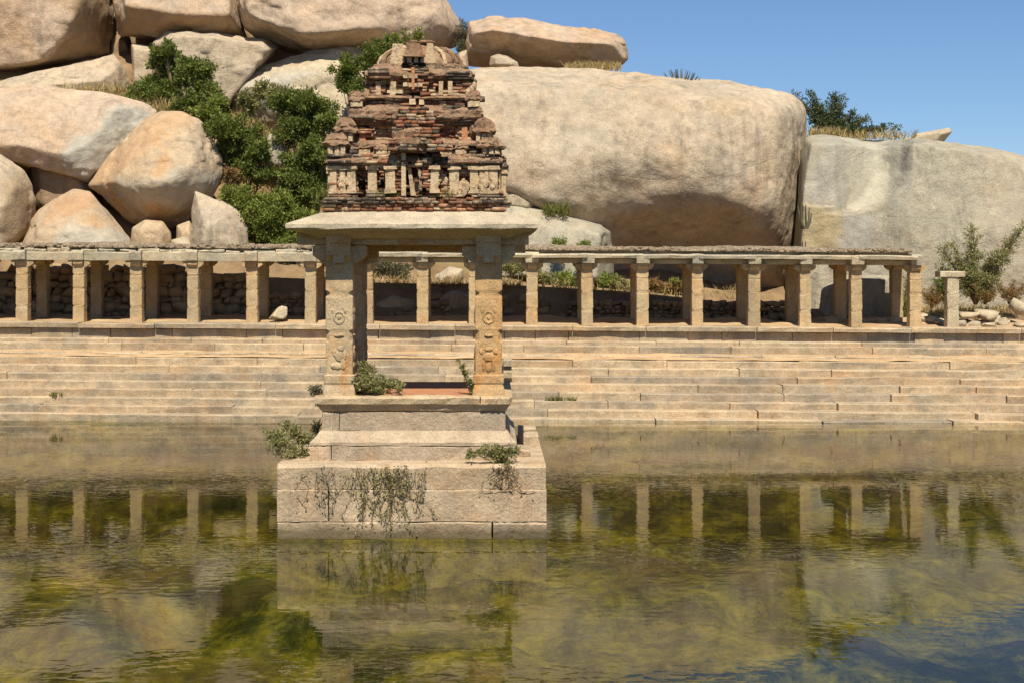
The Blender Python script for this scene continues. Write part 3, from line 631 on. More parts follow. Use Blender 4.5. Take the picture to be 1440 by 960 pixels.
ob('roof_rubble', V, Fc, M['lime'], colonnade, kind='stuff')

# ---- dry-stone rubble walls behind the colonnade
SM = [mesh('stone', V, Fc, M['rubble']) for V, Fc in STONES]
def rubble_wall(x0, x1, y, hf, label, nmax, smin=.18, smax=.46, face=.25):
    w = thing('rubble_wall', label, 'wall', ((x0 + x1) / 2, y, 2.7)); cnt = 0
    z = 0
    while z < 2.4 and cnt < nmax:
        h = rnd(smin * .75, smax * .72); x = x0
        while x < x1 and cnt < nmax:
            l = h * rnd(.8, 2.0); xm = x + l / 2
            if z < hf(xm) + rnd(-.12, .12):
                o = obm('stone', random.choice(SM), w, (xm, y + .12 * z + rnd(-.05, .05), 2.72 + tz(xm) + z + h / 2 + rnd(-.03, .03)), (rnd(-.12, .12), rnd(-.16, .16), rnd(-.2, .2)), (l * 1.10, rnd(.4, .6), h * rnd(1.08, 1.25))); cnt += 1
            x += l
        z += h * .93
    return w
rubble_wall(PX(-60, 51), PX(352, 51), 51.0, lambda x: 1.55 - .25 * max(0, x + 10), 'tall dry-stone rubble wall in shade behind the ruined colonnade', 280)
rubble_wall(PX(352, 51), PX(420, 51), 51.05, lambda x: .95, 'lower broken end of the dry-stone wall behind the fallen block', 40, .16, .36)
rubble_wall(PX(440, 51), PX(800, 51), 51.1, lambda x: (.45 + .35 * math.sin(x * 1.9)) if random.random() < .7 else -1, 'scattered stones set in the shaded earth bank behind the pavilion', 90, .14, .40)
rubble_wall(PX(800, 51), PX(1135, 51), 51.0, lambda x: .62 + (.75 if x > PX(1075, 51) else 0), 'low tumbled rubble wall under dry brush behind the colonnade', 140, .16, .42)
# shaded earth bank stones between
def stone_thing(px, py, Y, w, h, d, label, group=None, mat='rubble', rot=None, cat='stone'):
    c = P(px, py, Y); m = random.choice(SM).copy(); m.materials.clear(); m.materials.append(M[mat])
    o = obm('stone', m, None, tuple(c), rot or (rnd(-.2, .2), rnd(-.2, .2), rnd(-.5, .5)), (w, d, h)); return tag(o, label, cat, group)
# fallen block on the terrace, and the loose stones round the lone post
V, Fc = rock_mesh([P(378, 449, 48.6), P(384, 445, 48.3), P(390, 434, 48.5), P(397, 430, 48.6), P(404, 432, 48.6), P(404, 443, 48.5), P(398, 449, 48.4), P(384, 449, 48.9), P(392, 432, 49.0), P(404, 434, 49.0), P(402, 449, 49.0)], N=14, amp=.01, p=18)
tag(ob('fallen_stone', V, Fc, M['rubble_pale'], smooth=False), 'pale broken block lying on the terrace between two columns', 'stone')
post = thing('stone_post', 'lone square stone post with a flat slab on top beside the bush', 'post', (PX(1340, 48), 48.0, 2.45))
V, Fc = loft(col_rings(.19, 2.4, 4.11, [(.36, .40, .02), (.66, .70, .02)])); fixn(ob('shaft', jitter(V, .012), Fc, M['beam'], post)).location = (PX(1338, 48), 48.0, 0)
V, Fc = rough_block(PX(1322, 47.8), PX(1357, 47.8), 47.75, 48.35, 4.09, 4.27, 4, .012, .03, None, .01); fixn(ob('slab', V, Fc, M['beam'], post))
for i in range(34):
    px = random.choice([rnd(1296, 1330), rnd(1348, 1445), rnd(1348, 1445)]); Y = rnd(48.4, 50.6); s = rnd(.16, .42)
    x = PX(px, Y); z = float(terr_z(np.array([x]), np.array([Y]))[0]) + s * .16
    m = random.choice(SM).copy(); m.materials.clear(); m.materials.append(M['rubble_pale'])
    tag(obm('loose_stone', m, None, (x, Y, z), (rnd(-.3, .3), rnd(-.3, .3), rnd(0, 3)), (s * rnd(1, 1.7), s, s * rnd(.45, .8))), 'small loose pale stone scattered on the ground beside the lone post', 'stone', 'loose stones beside the post')
stone_thing(1362, 443, 49.0, .62, .22, .5, 'flat pale slab leaning on the heap beside the lone post', None, 'rubble_pale', (.1, -.1, .1))
stone_thing(1390, 443, 49.1, .8, .38, .6, 'largest rounded pale stone in the heap beside the lone post', None, 'rubble_pale', (.05, .12, .4))
stone_thing(1433, 432, 49.6, .5, .42, .5, 'grey angular block alone at the foot of dry scrub', None, 'beam', (.2, .5, .4))
for px, w, lb in ((1170, .5, 'squat stone beside the rear column near the tumbled wall'), (1216, .9, 'widest flat stone on the floor inside the colonnade end'), (1236, .5, 'small stone against the widest flat stone in the colonnade'), (1256, .55, 'rounded stone at the foot of the last rear column')):
    stone_thing(px, 452, 49.6, w, .3, .5, lb, 'stones inside the colonnade end', 'rubble')

# ================================================================== PAVILION
CX, CY = -1.27, 26.16
pav = thing('pavilion', 'stone pavilion with carved columns and a ruined brick tower standing in the pond', 'pavilion', (CX, CY, 0))
def wpx(h): return h * CY / (F + h)                       # half width of a centred square whose front face spans h photo pixels each side
def zf(py, w): return EYE - (py - YH) / F * (CY - w)
def pblock(name, x0, x1, w, z0, z1, mat='pav', n=14, jit=.013, cham=.024, parent=None, yb=None):
    V, Fc = rough_block(x0, x1, CY - w, CY + w if yb is None else yb, z0, z1, n, jit, cham, None, .006)
    return fixn(ob(name, V, Fc, M[mat], parent or pav))
wb = 2.16; yfb = CY - wb
def bx(px, w): return PX(px, CY - w)
x0, x1 = CX - wb, CX + wb
pblock('plinth_block', x0, x1 - .004, wb, .765, 1.174, cham=.05, n=10, jit=.012)
pblock('plinth_block', x0 - .004, bx(461, wb), wb + .006, .252, .758, cham=.016); pblock('plinth_block', bx(463, wb), x1 + .006, wb, .252, .759, cham=.016)
pblock('plinth_block', x0 + .004, bx(691, wb), wb, -.03, .244, cham=.02); pblock('plinth_block', bx(693.5, wb), x1 + .008, wb + .012, -.03, .240, cham=.03)
pblock('sunken_block', x0 - .01, x1 + .01, wb + .015, -1.6, -.035, 'bed')
w2 = wpx(145.5)
pblock('step_block', CX - w2, bx(465, w2), w2, 1.17, 1.412); pblock('step_block', bx(466.5, w2), CX + w2, w2 + .004, 1.17, 1.414)
w3 = wpx(129)
def sq_loft(prof, mat, name, parent, n=14, jit=.006, cx=CX, cy=CY, smooth=False, seed=0, amp=0.0):
    """square ring swept through (half width, z) pairs with n segments a side"""
    rings = []
    for w, z in prof:
        r = []
        for s in range(4):
            for i in range(n):
                t = -1 + 2 * i / n
                x, y = ((t, -1), (1, t), (-t, 1), (-1, -t))[s]; r.append([cx + x * w, cy + y * w, z])
        rings.append(r)
    A = np.array(rings); sh = A.shape; q = A.reshape(-1, 3)
    q = q + rng.uniform(-jit, jit, q.shape)
    if amp: 
        d = np.stack([q[:, 0] - cx, q[:, 1] - cy], 1); L = np.maximum(np.linalg.norm(d, axis=1), .2)[:, None]
        q[:, :2] += d / L * (amp * fbm(q, 3.0, 4, seed, .6))[:, None]; q[:, 2] += amp * .5 * fbm(q, 4.0, 3, seed + 5)
    A = q.reshape(sh)
    V, Fc = loft([[tuple(p) for p in r] for r in A]); return fixn(ob(name, V, Fc, M[mat], parent, smooth=smooth))
sq_loft([(w2 + .002, 1.418), (w2 + .002, 1.47), (w2 - .05, 1.51), (w3 + .05, 1.62), (w3 + .03, 1.642)], 'pav', 'moulding', pav)
pblock('wall_block', CX - w3, bx(477, w3), w3, 1.644, 1.955); pblock('wall_block', bx(478, w3), CX + w3, w3 + .003, 1.644, 1.957, cham=.012)
w4 = wpx(139.5)
sq_loft([(w3 - .02, 1.958), (w3 + .02, 1.985), (w4 - .06, 2.05), (w4 - .03, 2.088)], 'pav', 'cyma', pav)
pblock('floor_slab', CX - w4, bx(674.5, w4), w4, 2.09, 2.216, 'pavcol', cham=.03); pblock('floor_slab', bx(676, w4), CX + w4, w4 + .01, 2.088, 2.214, 'pavcol', cham=.03)
ob('red_floor', *box_vf(CX - 1.35, CX + 1.35, CY - 1.30, CY + 1.45, 2.19, 2.232), M['red_floor'], pav)
# odd stones on the plinth
for (x, y, z, a, b, h, lb) in ((CX + 1.98, 26.6, 1.172, .13, .3, .22, 'long loose granite block on the plinth beside the pavilion wall'), (CX + 1.93, 27.4, 1.172, .16, .2, .26, 'tallest loose block standing at the back of the plinth'), (CX + 1.84, 25.3, 1.172, .10, .3, .12, 'low thin kerb block lying against the moulded pavilion base')):
    V, Fc = rough_block(x - a, x + a, y - b, y + b, z, z + h, 3, .02, .04); tag(fixn(ob('loose_block', V, Fc, M['pav'])), lb, 'stone', 'loose blocks on the plinth')

# ---- columns
cw = .235; co = 1.486 - .25; ZF, ZT = 2.214, 4.43
def pav_column(cx, cy, seed):
    random.seed(seed)
    zz = lambda py: EYE - (py - YH) / F * 24.67
    rings = []; e = .012
    def ring(py, w, c=e): rings.append(oct_ring(w, c, zz(py), cx, cy))
    ring(558, .268); ring(548, .262); ring(543, .245); ring(539, .238); ring(538.4, .252); ring(528, .256); ring(526.5, .225)
    ring(525, .222); ring(484, .222); ring(482, .222); ring(479, .219, .062); ring(477, .216, .06); ring(468, .216, .06); ring(465.5, .219, .062); ring(463, .225); ring(420, .225); ring(418.5, .222); ring(416, .218, .07); ring(412, .218, .07); ring(408.2, .226); ring(372, .224); ring(366, .21)
    cm = M['pavcol_o'] if seed == 2 else M['pavcol']; c = fixn(ob('column', *loft(rings), cm, pav)); 
    # low relief carvings on the two cubes, front and inner side faces
    def lump(u, z, ru, rz, dep, side):
        D, Fc = cube_sphere(4); q = D * np.array([ru, dep * .75, rz]) + rng.uniform(-.006, .006, D.shape)
        if side == 'f': Q = q + np.array([cx + u, cy - .222, z])
        else:
            sx = 1 if cx < CX else -1
            Q = np.stack([q[:, 1], q[:, 0], q[:, 2]], 1) + np.array([cx + sx * .222, cy + u, z])
        return Q.tolist(), Fc.tolist()
    parts = []
    for side in ('f', 's'):
        za, zb = zz(484), zz(525); zm = (za + zb) / 2
        if seed % 2:                                       # a kneeling figure
            parts += [lump(.02, zm + .17, .055, .05, .028, side), lump(0, zm + .05, .075, .10, .030, side), lump(-.05, zm - .12, .10, .06, .030, side), lump(.07, zm - .09, .055, .10, .026, side), lump(.09, zm + .06, .03, .09, .022, side), lump(-.08, zm + .1, .03, .07, .02, side)]
        else:                                              # a pot with hanging scrolls
            parts += [lump(0, zm + .16, .07, .04, .026, side), lump(0, zm + .03, .10, .085, .032, side), lump(-.08, zm - .10, .028, .12, .022, side), lump(.08, zm - .10, .028, .12, .022, side), lump(0, zm - .14, .055, .085, .028, side), lump(-.12, zm + .12, .03, .05, .02, side), lump(.12, zm + .12, .03, .05, .02, side)]
        za, zb = zz(422), zz(460); zm = (za + zb) / 2 - .07
        for a in range(20): parts.append(lump(.082 * math.cos(a * .314), zm + .092 * math.sin(a * .314), .022, .024, .020, side))
        parts.append(lump(0, zm, .035, .04, .024, side))
        parts += [lump(0, zz(472), .08, .022, .03, side), lump(-.10, zz(446) + .10, .03, .05, .018, side), lump(.1, zz(446) + .1, .03, .05, .018, side)]
    ob('carving', *join(parts), cm, c, smooth=True, kind='stuff')
    # corbelled capital with tongue
    h = 4.71 - ZT; V, Fc = bracket(.3, h, .44, .20, .17); V = [(x + cx, y + cy, z + ZT - .03) for x, y, z in jitter(V, .006)]
    k = fixn(ob('capital', V, Fc, M['pavcol'], c))
    for sy in (-1,):
        yy = cy + sy * .30
        pr = [(-.20, .31), (-.20, .10), (-.09, .09), (-.09, -.03), (.09, -.03), (.09, .09), (.20, .10), (.20, .31)]
        V, Fc = prism([(u + cx, z + ZT + .0) for u, z in pr], 'y', yy - .07, yy + .12); fixn(ob('tongue', jitter(V, .004), Fc, M['pavcol'], c))
    return c
pav_column(CX - co, CY - co, 1); pav_column(CX + co, CY - co, 2); pav_column(CX - co, CY + co, 3); pav_column(CX + co, CY + co, 4)
random.seed(99)
for y0, y1, zb in ((CY - co - .25, CY - co + .22, 4.705), (CY + co - .22, CY + co + .25, 4.63)):
    V, Fc = rough_block(CX - 1.93, CX + 1.90, y0, y1, zb, 4.955, 8, .008, .02); fixn(ob('beam', V, Fc, M['pavcol'], pav))
for s in (-1, 1):
    V, Fc = rough_block(CX + s * co - .22, CX + s * co + .22, CY - co + .225, CY + co - .225, 4.69, 4.953, 3, .006, .015); fixn(ob('beam', V, Fc, M['pavcol'], pav))
ob('ceiling_slab', *box_vf(CX - 1.6, CX + 1.6, CY - 1.6, CY + 1.6, 4.957, 5.10), M['pavcol'], pav)
for dx in (-1.09, 1.09):
    V, Fc = rough_block(CX + dx * 1.13 - .21, CX + dx * 1.13 + .21, CY - co - .42, CY - co - .255, 4.735, 4.93, 3, .008, .02); fixn(ob('beam_end', V, Fc, M['pavcol'], pav))
we, wi = 2.045, 1.46
sq_loft([(1.55, 4.80), (1.7, 4.86), (we - .06, 4.93), (we - .012, 4.945), (we, 4.96), (we, 5.025), (we - .02, 5.04), (wi, 5.255), (wi - .3, 5.262)], 'eave', 'eave', pav, n=18, jit=.007)

# ---- brick tower on the roof
random.seed(41)
CB = {'red': (.27, .115, .065), 'orange': (.38, .20, .11), 'brown': (.21, .12, .075), 'cream': (.50, .37, .23), 'grey': (.20, .155, .11), 'black': (.075, .058, .045)}
class Bricks:
    def __init__(s): s.v = []; s.c = []
    def box(s, c, t, n, l, d, h, col, jit=.006, tilt=0.0):
        t = np.array(t, float); n = np.array(n, float); u = np.array((0, 0, 1.0)); c = np.array(c, float)
        if tilt: t = t + u * rnd(-tilt, tilt)
        for a, b, e in ((-1, 1, -1), (1, 1, -1), (1, -1, -1), (-1, -1, -1), (-1, 1, 1), (1, 1, 1), (1, -1, 1), (-1, -1, 1)):
            s.v.append(c + t * a * l / 2 + n * b * d / 2 + u * e * h / 2 + rng.uniform(-jit, jit, 3)); 
        k = rnd(.8, 1.2); s.c += [(*(x * k for x in CB[col]), 1)] * 8
    def build(s, name, parent, kind='stuff'):
        n = len(s.v) // 8; q = np.array([(0, 1, 2, 3), (7, 6, 5, 4), (0, 4, 5, 1), (1, 5, 6, 2), (2, 6, 7, 3), (3, 7, 4, 0)])
        Fc = (np.arange(n)[:, None, None] * 8 + q[None]).reshape(-1, 4)
        o = ob(name, np.array(s.v), Fc, M['brick'], parent, kind=kind)
        a = o.data.color_attributes.new('col', 'FLOAT_COLOR', 'POINT'); a.data.foreach_set('color', np.array(s.c, np.float32).ravel()); return o
SIDES = [((1, 0), (0, -1)), ((0, 1), (1, 0)), ((-1, 0), (0, 1)), ((0, -1), (-1, 0))]     # tangent, outward normal
ORDER = ('black', 'grey', 'brown', 'red', 'orange', 'cream')
def pick(w, c=None):
    r = random.random()
    if c is not None: r = min(.999, max(0, .5 + .62 * float(fbm(np.array([c]) * np.array([1, 1, 1.6]), 2.6, 3, 77)[0]) + rnd(-.16, .16)))
    r *= sum(w.values())
    for k, v in ((q, w[q]) for q in ORDER if q in w):
        r -= v
        if r <= 0: return k
    return k
def courses(B, py0, py1, h0, h1, mixw, off=None, miss=.05, dep=.3, bl=.14, bh=.052, jit=.02, cxp=0.0, gaps=(), curve=0.0):
    """brick courses from photo row py0 up to py1, half widths h0 to h1 in photo pixels"""
    wa, wb_ = wpx(h0), wpx(h1); z0, z1 = zf(py0, wa), zf(py1, wb_); n = max(1, round((z1 - z0) / bh)); bh = (z1 - z0) / n; cx = CX + cxp
    for k in range(n):
        f = (k + .5) / n; w = wa + (wb_ - wa) * f + curve * math.sin(f * math.pi); z = z0 + bh * (k + .5)
        for si, (t2, n2) in enumerate(SIDES):
            u = -w - .02 + (bl * .5 if k % 2 else 0) * rnd(.6, 1)
            while u < w:
                l = bl * rnd(.65, 1.3); m = u + l / 2
                if m > w + .04: break
                o_ = off(m, z, si) if off else 0.0
                edge = abs(m) > w - .12
                if o_ is not None and random.random() > miss * (2.5 if edge else 1) and not any(a < m < b and c < z < d for a, b, c, d in (gaps if si == 0 else ())):
                    r = w + o_ - dep / 2 + rnd(-jit, jit * .7) - (rnd(0, .06) if edge and random.random() < .4 else 0)
                    c = (cx + t2[0] * m + n2[0] * r, CY + t2[1] * m + n2[1] * r, z + rnd(-.004, .004))
                    B.box(c, (t2[0], t2[1], 0), (n2[0], n2[1], 0), l * .95, dep, bh * rnd(.82, .97), pick(mixw, c), .008, .06)
                u += l
W_BASE = dict(orange=5, red=3, brown=2, cream=2); W_WALL = dict(red=4, orange=5, brown=3, cream=4); W_DARK = dict(black=4, grey=4, brown=3, red=1, cream=.4); W_MIX = dict(grey=3, brown=3, red=3, cream=2, black=2, orange=1)
def core(name, levels, parent, cxp=0.0):
    return sq_loft([(wpx(h), zf(py, wpx(h))) for py, h in levels], 'dark_brick', name, parent, n=6, jit=.01, cx=CX + cxp)
def cornice(parent, levels, cxp=0.0, seed=0, amp=.035, name='cornice'):
    return sq_loft([(wpx(h), zf(py, wpx(h))) for py, h in levels], 'cornice', name, parent, n=34, jit=.008, cx=CX + cxp, seed=seed, amp=amp, smooth=False)
def m_(px, w=1.4): return PX(px, CY - w) - CX            # photo column to an offset along the front face
def slab(name, x0, x1, py0, py1, w, proud, mat, parent, dep=.25, side=0, cxp=0.0, jit=.008, taper=0.0):
    """a block on one face of the tower: offsets x0..x1 along the face, photo rows py0..py1"""
    z0, z1 = zf(py0, w), zf(py1, w); (t, n_) = SIDES[side]; V = []
    for z in (z0, z1):
        k = taper if z == z1 else 0
        for a, r in ((x0 + k, w + proud), (x1 - k, w + proud), (x1 - k, w - dep), (x0 + k, w - dep)):
            V.append((CX + cxp + t[0] * a + n_[0] * r + rnd(-jit, jit), CY + t[1] * a + n_[1] * r + rnd(-jit, jit), z + rnd(-jit, jit)))
    o = ob(name, V, [(0, 3, 2, 1), (4, 5, 6, 7), (0, 1, 5, 4), (1, 2, 6, 5), (2, 3, 7, 6), (3, 0, 4, 7)], M[mat], parent); fixn(o); return o
def lumps(name, parent, centre, dims, n, mat, seed, k=4):
    r = np.random.default_rng(seed); parts = []
    for i in range(n):
        D, Fc = cube_sphere(k); s = np.array(dims) * r.uniform(.35, .7, 3); q = D * s * (1 + .2 * r.standard_normal((len(D), 1)) * .6) + np.array(centre) + r.uniform(-1, 1, 3) * np.array(dims) * .55; parts.append((q.tolist(), Fc.tolist()))
    return ob(name, *join(parts), M[mat], parent, smooth=False, kind='stuff')

# tier 1
w1 = wpx(115)
tier1 = core('lower_tier', [(297.5, 122), (279, 122), (278, 104), (216, 104), (215, 100), (200, 92)], pav)
B = Bricks()
courses(B, 297, 287, 127, 127, W_BASE, miss=.02, dep=.2)
courses(B, 287, 278, 131, 130, W_DARK | dict(red=3), miss=.10, dep=.35, jit=.03)
courses(B, 278, 270, 122, 120, dict(cream=3, brown=3, red=2, grey=2), miss=.12, dep=.35, jit=.03)
def off1(m, z, si):
    a = abs(m - (0 if si else m_(581)))
    if si == 0 and m_(571) < m < m_(589) and z < zf(214, w1): return None
    if a < .40: return .16
    if .40 <= a < .52 or 1.02 < a < 1.16: return .03
    if a > 1.16: return .06
    return -.07
courses(B, 270, 236, 115, 115, W_WALL, off=off1, miss=.06, dep=.34)
courses(B, 236, 231, 119, 122, dict(cream=5, brown=3, grey=2), off=lambda m, z, si: .14 if abs(m) < .40 else 0.0, miss=.06, dep=.4)
courses(B, 231, 217, 126, 119, W_DARK | dict(red=3, brown=4), off=lambda m, z, si: (None if si == 0 and m_(571) < m < m_(589) else .10) if abs(m) < .38 else 0.0, miss=.14, dep=.4, jit=.04)
courses(B, 217, 203, 104, 102, dict(cream=4, grey=4, brown=3, black=2), off=lambda m, z, si: .22 if abs(m) < .36 else (-.02 if math.sin(m * 15) > .1 else .04), miss=.10, dep=.4)

B.build('brickwork', tier1)
cornice(tier1, [(233, 112), (232, 121), (229, 125), (224, 124), (219, 117), (217, 108), (215, 98)], seed=3)
cornice(tier1, [(206, 96), (205, 108), (202, 109), (199, 103), (197, 92)], seed=4, name='upper_ledge')
# pilasters with capitals and figures, on three faces
for side in (0, 1, 3):
    for px0, px1 in ((464, 474), (478, 486), (489, 500), (517, 530), (543, 556), (606, 617), (632, 645), (661, 672), (676, 684), (688, 700)):
        a, b = m_(px0), m_(px1)
        if side != 0: a, b = a + rnd(-.02, .02), b + rnd(-.02, .02)
        inner = 500 < px0 < 660
        pr = .035 if inner else .075
        if 540 < px0 < 610: pr = .18
        gone = side == 0 and px0 in (676,)
        p_ = slab('pilaster', a, b, 270, 238 if not gone else 252, w1, pr, 'plaster', tier1, side=side)
        slab('pilaster_capital', a - .03, b + .03, 239.5, 234.5, w1, pr + .03, 'plaster', tier1, side=side)
        slab('pilaster_base', a - .02, b + .02, 273, 268.5, w1, pr + .025, 'plaster', tier1, side=side)
    z = zf(258, w1); (t, n_) = SIDES[side]
    for j, (px, s) in enumerate(((508, .8), (536, .8), (624, .9), (652, 1.1))):
        a = m_(px); r = w1 - .03; c = (CX + t[0] * a + n_[0] * r, CY + t[1] * a + n_[1] * r, z - .03)
        lumps('eroded_figure', tier1, c, (.075 * s, .07, .15 * s), 7, 'plaster' if j > 1 else 'brick', 60 + j + side * 9, 3)
for j, (px, py, s) in enumerate(((681, 252, 1.3), (693, 257, .9), (480, 256, .8), (655, 266, .9), (612, 240, .9))):
    c = (CX + m_(px), CY - w1 - .06, zf(py, w1)); lumps('plaster_patch', tier1, c, (.08 * s, .045, .16 * s), 8, 'plaster', 80 + j, 3)
# doorway: side jambs, lintel and a fallen leaning jamb stone
wd_ = w1 + .16
slab('door_jamb', m_(565), m_(571), 276, 217, w1, .19, 'plaster', tier1); slab('door_jamb', m_(589), m_(593), 276, 218, w1, .18, 'brick', tier1)
slab('door_lintel', m_(560), m_(600), 217, 213.5, w1, .22, 'dark_brick', tier1)
V, Fc = prism([(m_(573) + CX, zf(232, w1)), (m_(577) + CX, zf(231, w1)), (m_(585) + CX, zf(276, w1)), (m_(578) + CX, zf(276, w1))], 'y', CY - w1 - .10, CY - w1 + .02); fixn(ob('leaning_jamb', V, Fc, M['plaster'], tier1))
V, Fc = prism([(m_(575) + CX, zf(229, w1)), (m_(588) + CX, zf(226, w1)), (m_(588) + CX, zf(230, w1)), (m_(575) + CX, zf(234, w1))], 'y', CY - w1 - .12, CY - w1 + .05); fixn(ob('broken_lintel', V, Fc, M['brick'], tier1))
slab('door_back', m_(581), m_(588), 276, 250, w1, .02, 'plaster', tier1)
# little corner and side shrines of the parapet
def kuta(parent, x, y, py_base, w, wz, ht, nm='corner_shrine', mat='cornice'):
    z = zf(py_base, wz)
    k = sq_loft([(w * .78, z), (w * .78, z + ht * .36), (w * 1.12, z + ht * .38), (w * 1.18, z + ht * .46), (w * .95, z + ht * .60), (w * .98, z + ht * .66), (w * .82, z + ht * .82), (w * .5, z + ht * .97), (w * .12, z + ht)], mat, nm, parent, n=6, jit=.016, cx=x, cy=y, amp=.03, seed=int(x * 50) % 90)
    for sx in (-.55, 0, .55):
        V, Fc = box_vf(x + sx * w - .035, x + sx * w + .035, y - w * .80 - .02, y - w * .5, z, z + ht * .34); ob('pilaster', jitter(V, .006), Fc, M['plaster'], k)
for sx, sy, h in ((-1, -1, .36), (1, -1, .27), (-1, 1, .34), (1, 1, .33)): kuta(tier1, CX + sx * (w1 - .08), CY + sy * (w1 - .08), 217, .19, wpx(118), h)
for px, h in ((512, .22), (536, .17), (627, .17), (648, .21)): kuta(tier1, CX + m_(px), CY - wpx(108) + .06, 217, .105, wpx(110), h, 'parapet_shrine')
for py_ in (-.6, 0, .6):
    kuta(tier1, CX + w1 - .06, CY + py_, 217, .14, wpx(110), .25, 'parapet_shrine'); kuta(tier1, CX - w1 + .06, CY + py_, 217, .14, wpx(110), .27, 'parapet_shrine')
# central gable over the doorway climbing to the upper tier
sal = sq_loft([(.37, zf(213, w1)), (.37, zf(207, w1)), (.40, zf(206, w1)), (.40, zf(199, w1)), (.33, zf(197, w1)), (.34, zf(190, w1)), (.28, zf(186, w1)), (.22, zf(178, w1))], 'cornice', 'gable', tier1, n=10, jit=.02, cx=CX + m_(581), cy=CY - w1 + .10, amp=.05, seed=15)
B = Bricks()
for k in range(13):
    z = zf(213, w1) + k * .058; ww = .42 - .17 * (k / 12) ** 1.2; u = -ww + (.06 if k % 2 else 0)
    while u < ww:
        l = .15 * rnd(.7, 1.3)
        if random.random() > .12: B.box((CX + m_(581) + u + l / 2, CY - w1 - .29 + .022 * k + rnd(-.02, .02), z), (1, 0, 0), (0, -1, 0), l * .94, .16, .052, pick(W_MIX | dict(red=5)), .008, .06)
        u += l
B.build('brickwork', sal)

# tier 2
w2t = wpx(82); c2 = PX(581, 25) - PX(580.5, 25)
tier2 = core('middle_tier', [(206, 76), (177, 70), (176, 82), (150, 82), (149, 60)], pav)
B = Bricks()
courses(B, 206, 198, 84, 84, W_WALL, miss=.05)
def off2(m, z, si):
    a = abs(m)
    if a < .24: return .20
    if .30 < a < .42 and zf(192, w2t) < z < zf(185, w2t): return None
    return -.05 if a < .72 else .02
courses(B, 198, 177, 79, 79, W_WALL | dict(red=6), off=off2, miss=.05, dep=.25)
courses(B, 177, 168, 81, 92, W_DARK, off=lambda m, z, si: .12 if abs(m) < .24 else 0, miss=.06, dep=.4, bl=.24)
courses(B, 168, 158, 91, 90, W_DARK | dict(brown=5), off=lambda m, z, si: .10 if abs(m) < .22 else 0, miss=.12, dep=.4, jit=.035)
courses(B, 158, 149, 92, 84, W_MIX | dict(black=5, grey=5), off=lambda m, z, si: .05 if abs(m) < .22 else 0, miss=.16, dep=.4, jit=.04)
B.build('brickwork', tier2)
cornice(tier2, [(179, 74), (176, 82), (171, 86), (168, 92), (165, 93.5), (161, 92), (157, 92.5), (152, 88), (148.5, 78)], seed=6, amp=.03)
for side in (0, 1, 3):
    for px0, px1 in ((506, 514), (649, 657)): slab('pilaster', m_(px0, 1.0), m_(px1, 1.0), 199, 179, w2t, .02, 'red_floor', tier2, side=side)
for j in range(5): slab('plaster_block', m_(560 + j * 8, 1.0) + rnd(-.02, .02), m_(567 + j * 8, 1.0), 178 - (j % 3) * 8, 173 - (j % 3) * 8, w2t, .20 + rnd(0, .06), 'plaster' if j % 2 else 'brick', tier2)
for sx, sy in ((-1, -1), (1, -1), (1, 1), (-1, 1)): lumps('corner_ornament', tier2, (CX + sx * (w2t + .06), CY + sy * (w2t - .05), zf(196 - (10 if sx > 0 else 0), w2t)), (.13, .13, .16), 8, 'cornice', 30 + sx + 3 * sy, 3)
lumps('corner_ornament', tier2, (CX + 1.06, CY - .85, zf(178, 1.0)), (.13, .16, .18), 9, 'cornice', 77, 3)

for sx, sy in ((-1, -1), (1, -1), (1, 1), (-1, 1)):
    kuta(tier2, CX + sx * wpx(97), CY + sy * wpx(97), 200, .17, wpx(100), .40)
    kuta(tier2, CX + sx * wpx(82), CY + sy * wpx(82), 151, .12, wpx(85), .27)
for a in (-.45, .45):
    for sx in (-1, 1): kuta(tier2, CX + sx * wpx(94), CY + a, 200, .13, wpx(100), .30, 'parapet_shrine')

# tier 3
w3t = wpx(72); c3 = .045
tier3 = core('upper_tier', [(150, 76), (136, 70), (135, 60), (96, 58), (92, 52)], pav, c3)
B = Bricks()
courses(B, 149, 142, 78, 78, W_DARK | dict(cream=3, orange=1), miss=.12, cxp=c3)
courses(B, 142, 136, 80, 82, W_DARK, miss=.06, bl=.3, cxp=c3)
def off3(m, z, si):
    a = abs(m)
    if a < .17: return .15
    if .28 < a < .58: return -.06
    return .03
courses(B, 136, 113, 70, 67, W_WALL | dict(brown=5, cream=3), off=off3, miss=.08, dep=.28, cxp=c3)
courses(B, 113, 104, 71, 76, W_DARK | dict(brown=5), off=lambda m, z, si: .10 if abs(m) < .17 else 0, miss=.08, dep=.36, cxp=c3, bl=.22)
courses(B, 104, 94, 75, 66, W_DARK | dict(red=3), off=lambda m, z, si: .08 if abs(m) < .17 else 0, miss=.18, dep=.36, jit=.04, cxp=c3)
B.build('brickwork', tier3)
cornice(tier3, [(142, 66), (140.5, 80), (138, 84), (135.5, 82), (134, 66)], c3, 7, .03, 'ledge_slab')
cornice(tier3, [(114, 62), (112, 70), (107, 75.5), (103, 76), (98, 71), (94, 64), (92, 50)], c3, 8, .04)
for px0, px1, m in ((528, 535, 'plaster'), (548, 556, 'plaster'), (616, 622, 'plaster'), (629, 635, 'plaster'), (544, 568, 'plaster')):
    slab('pilaster', m_(px0 - 1, .85), m_(px1 - 1, .85), 134 if px1 - px0 < 20 else 132, 115 if px1 - px0 < 20 else 127, w3t, .02, m, tier3, cxp=c3 * .5)
slab('gable_block', m_(577, .85), m_(585, .85), 149, 141, w3t, .20, 'plaster', tier3); slab('gable_block', m_(590, .85), m_(597, .85), 149, 142, w3t, .18, 'plaster', tier3)
slab('gable_post', m_(580, .85), m_(584, .85), 128, 98, w3t, .24, 'red_floor', tier3)
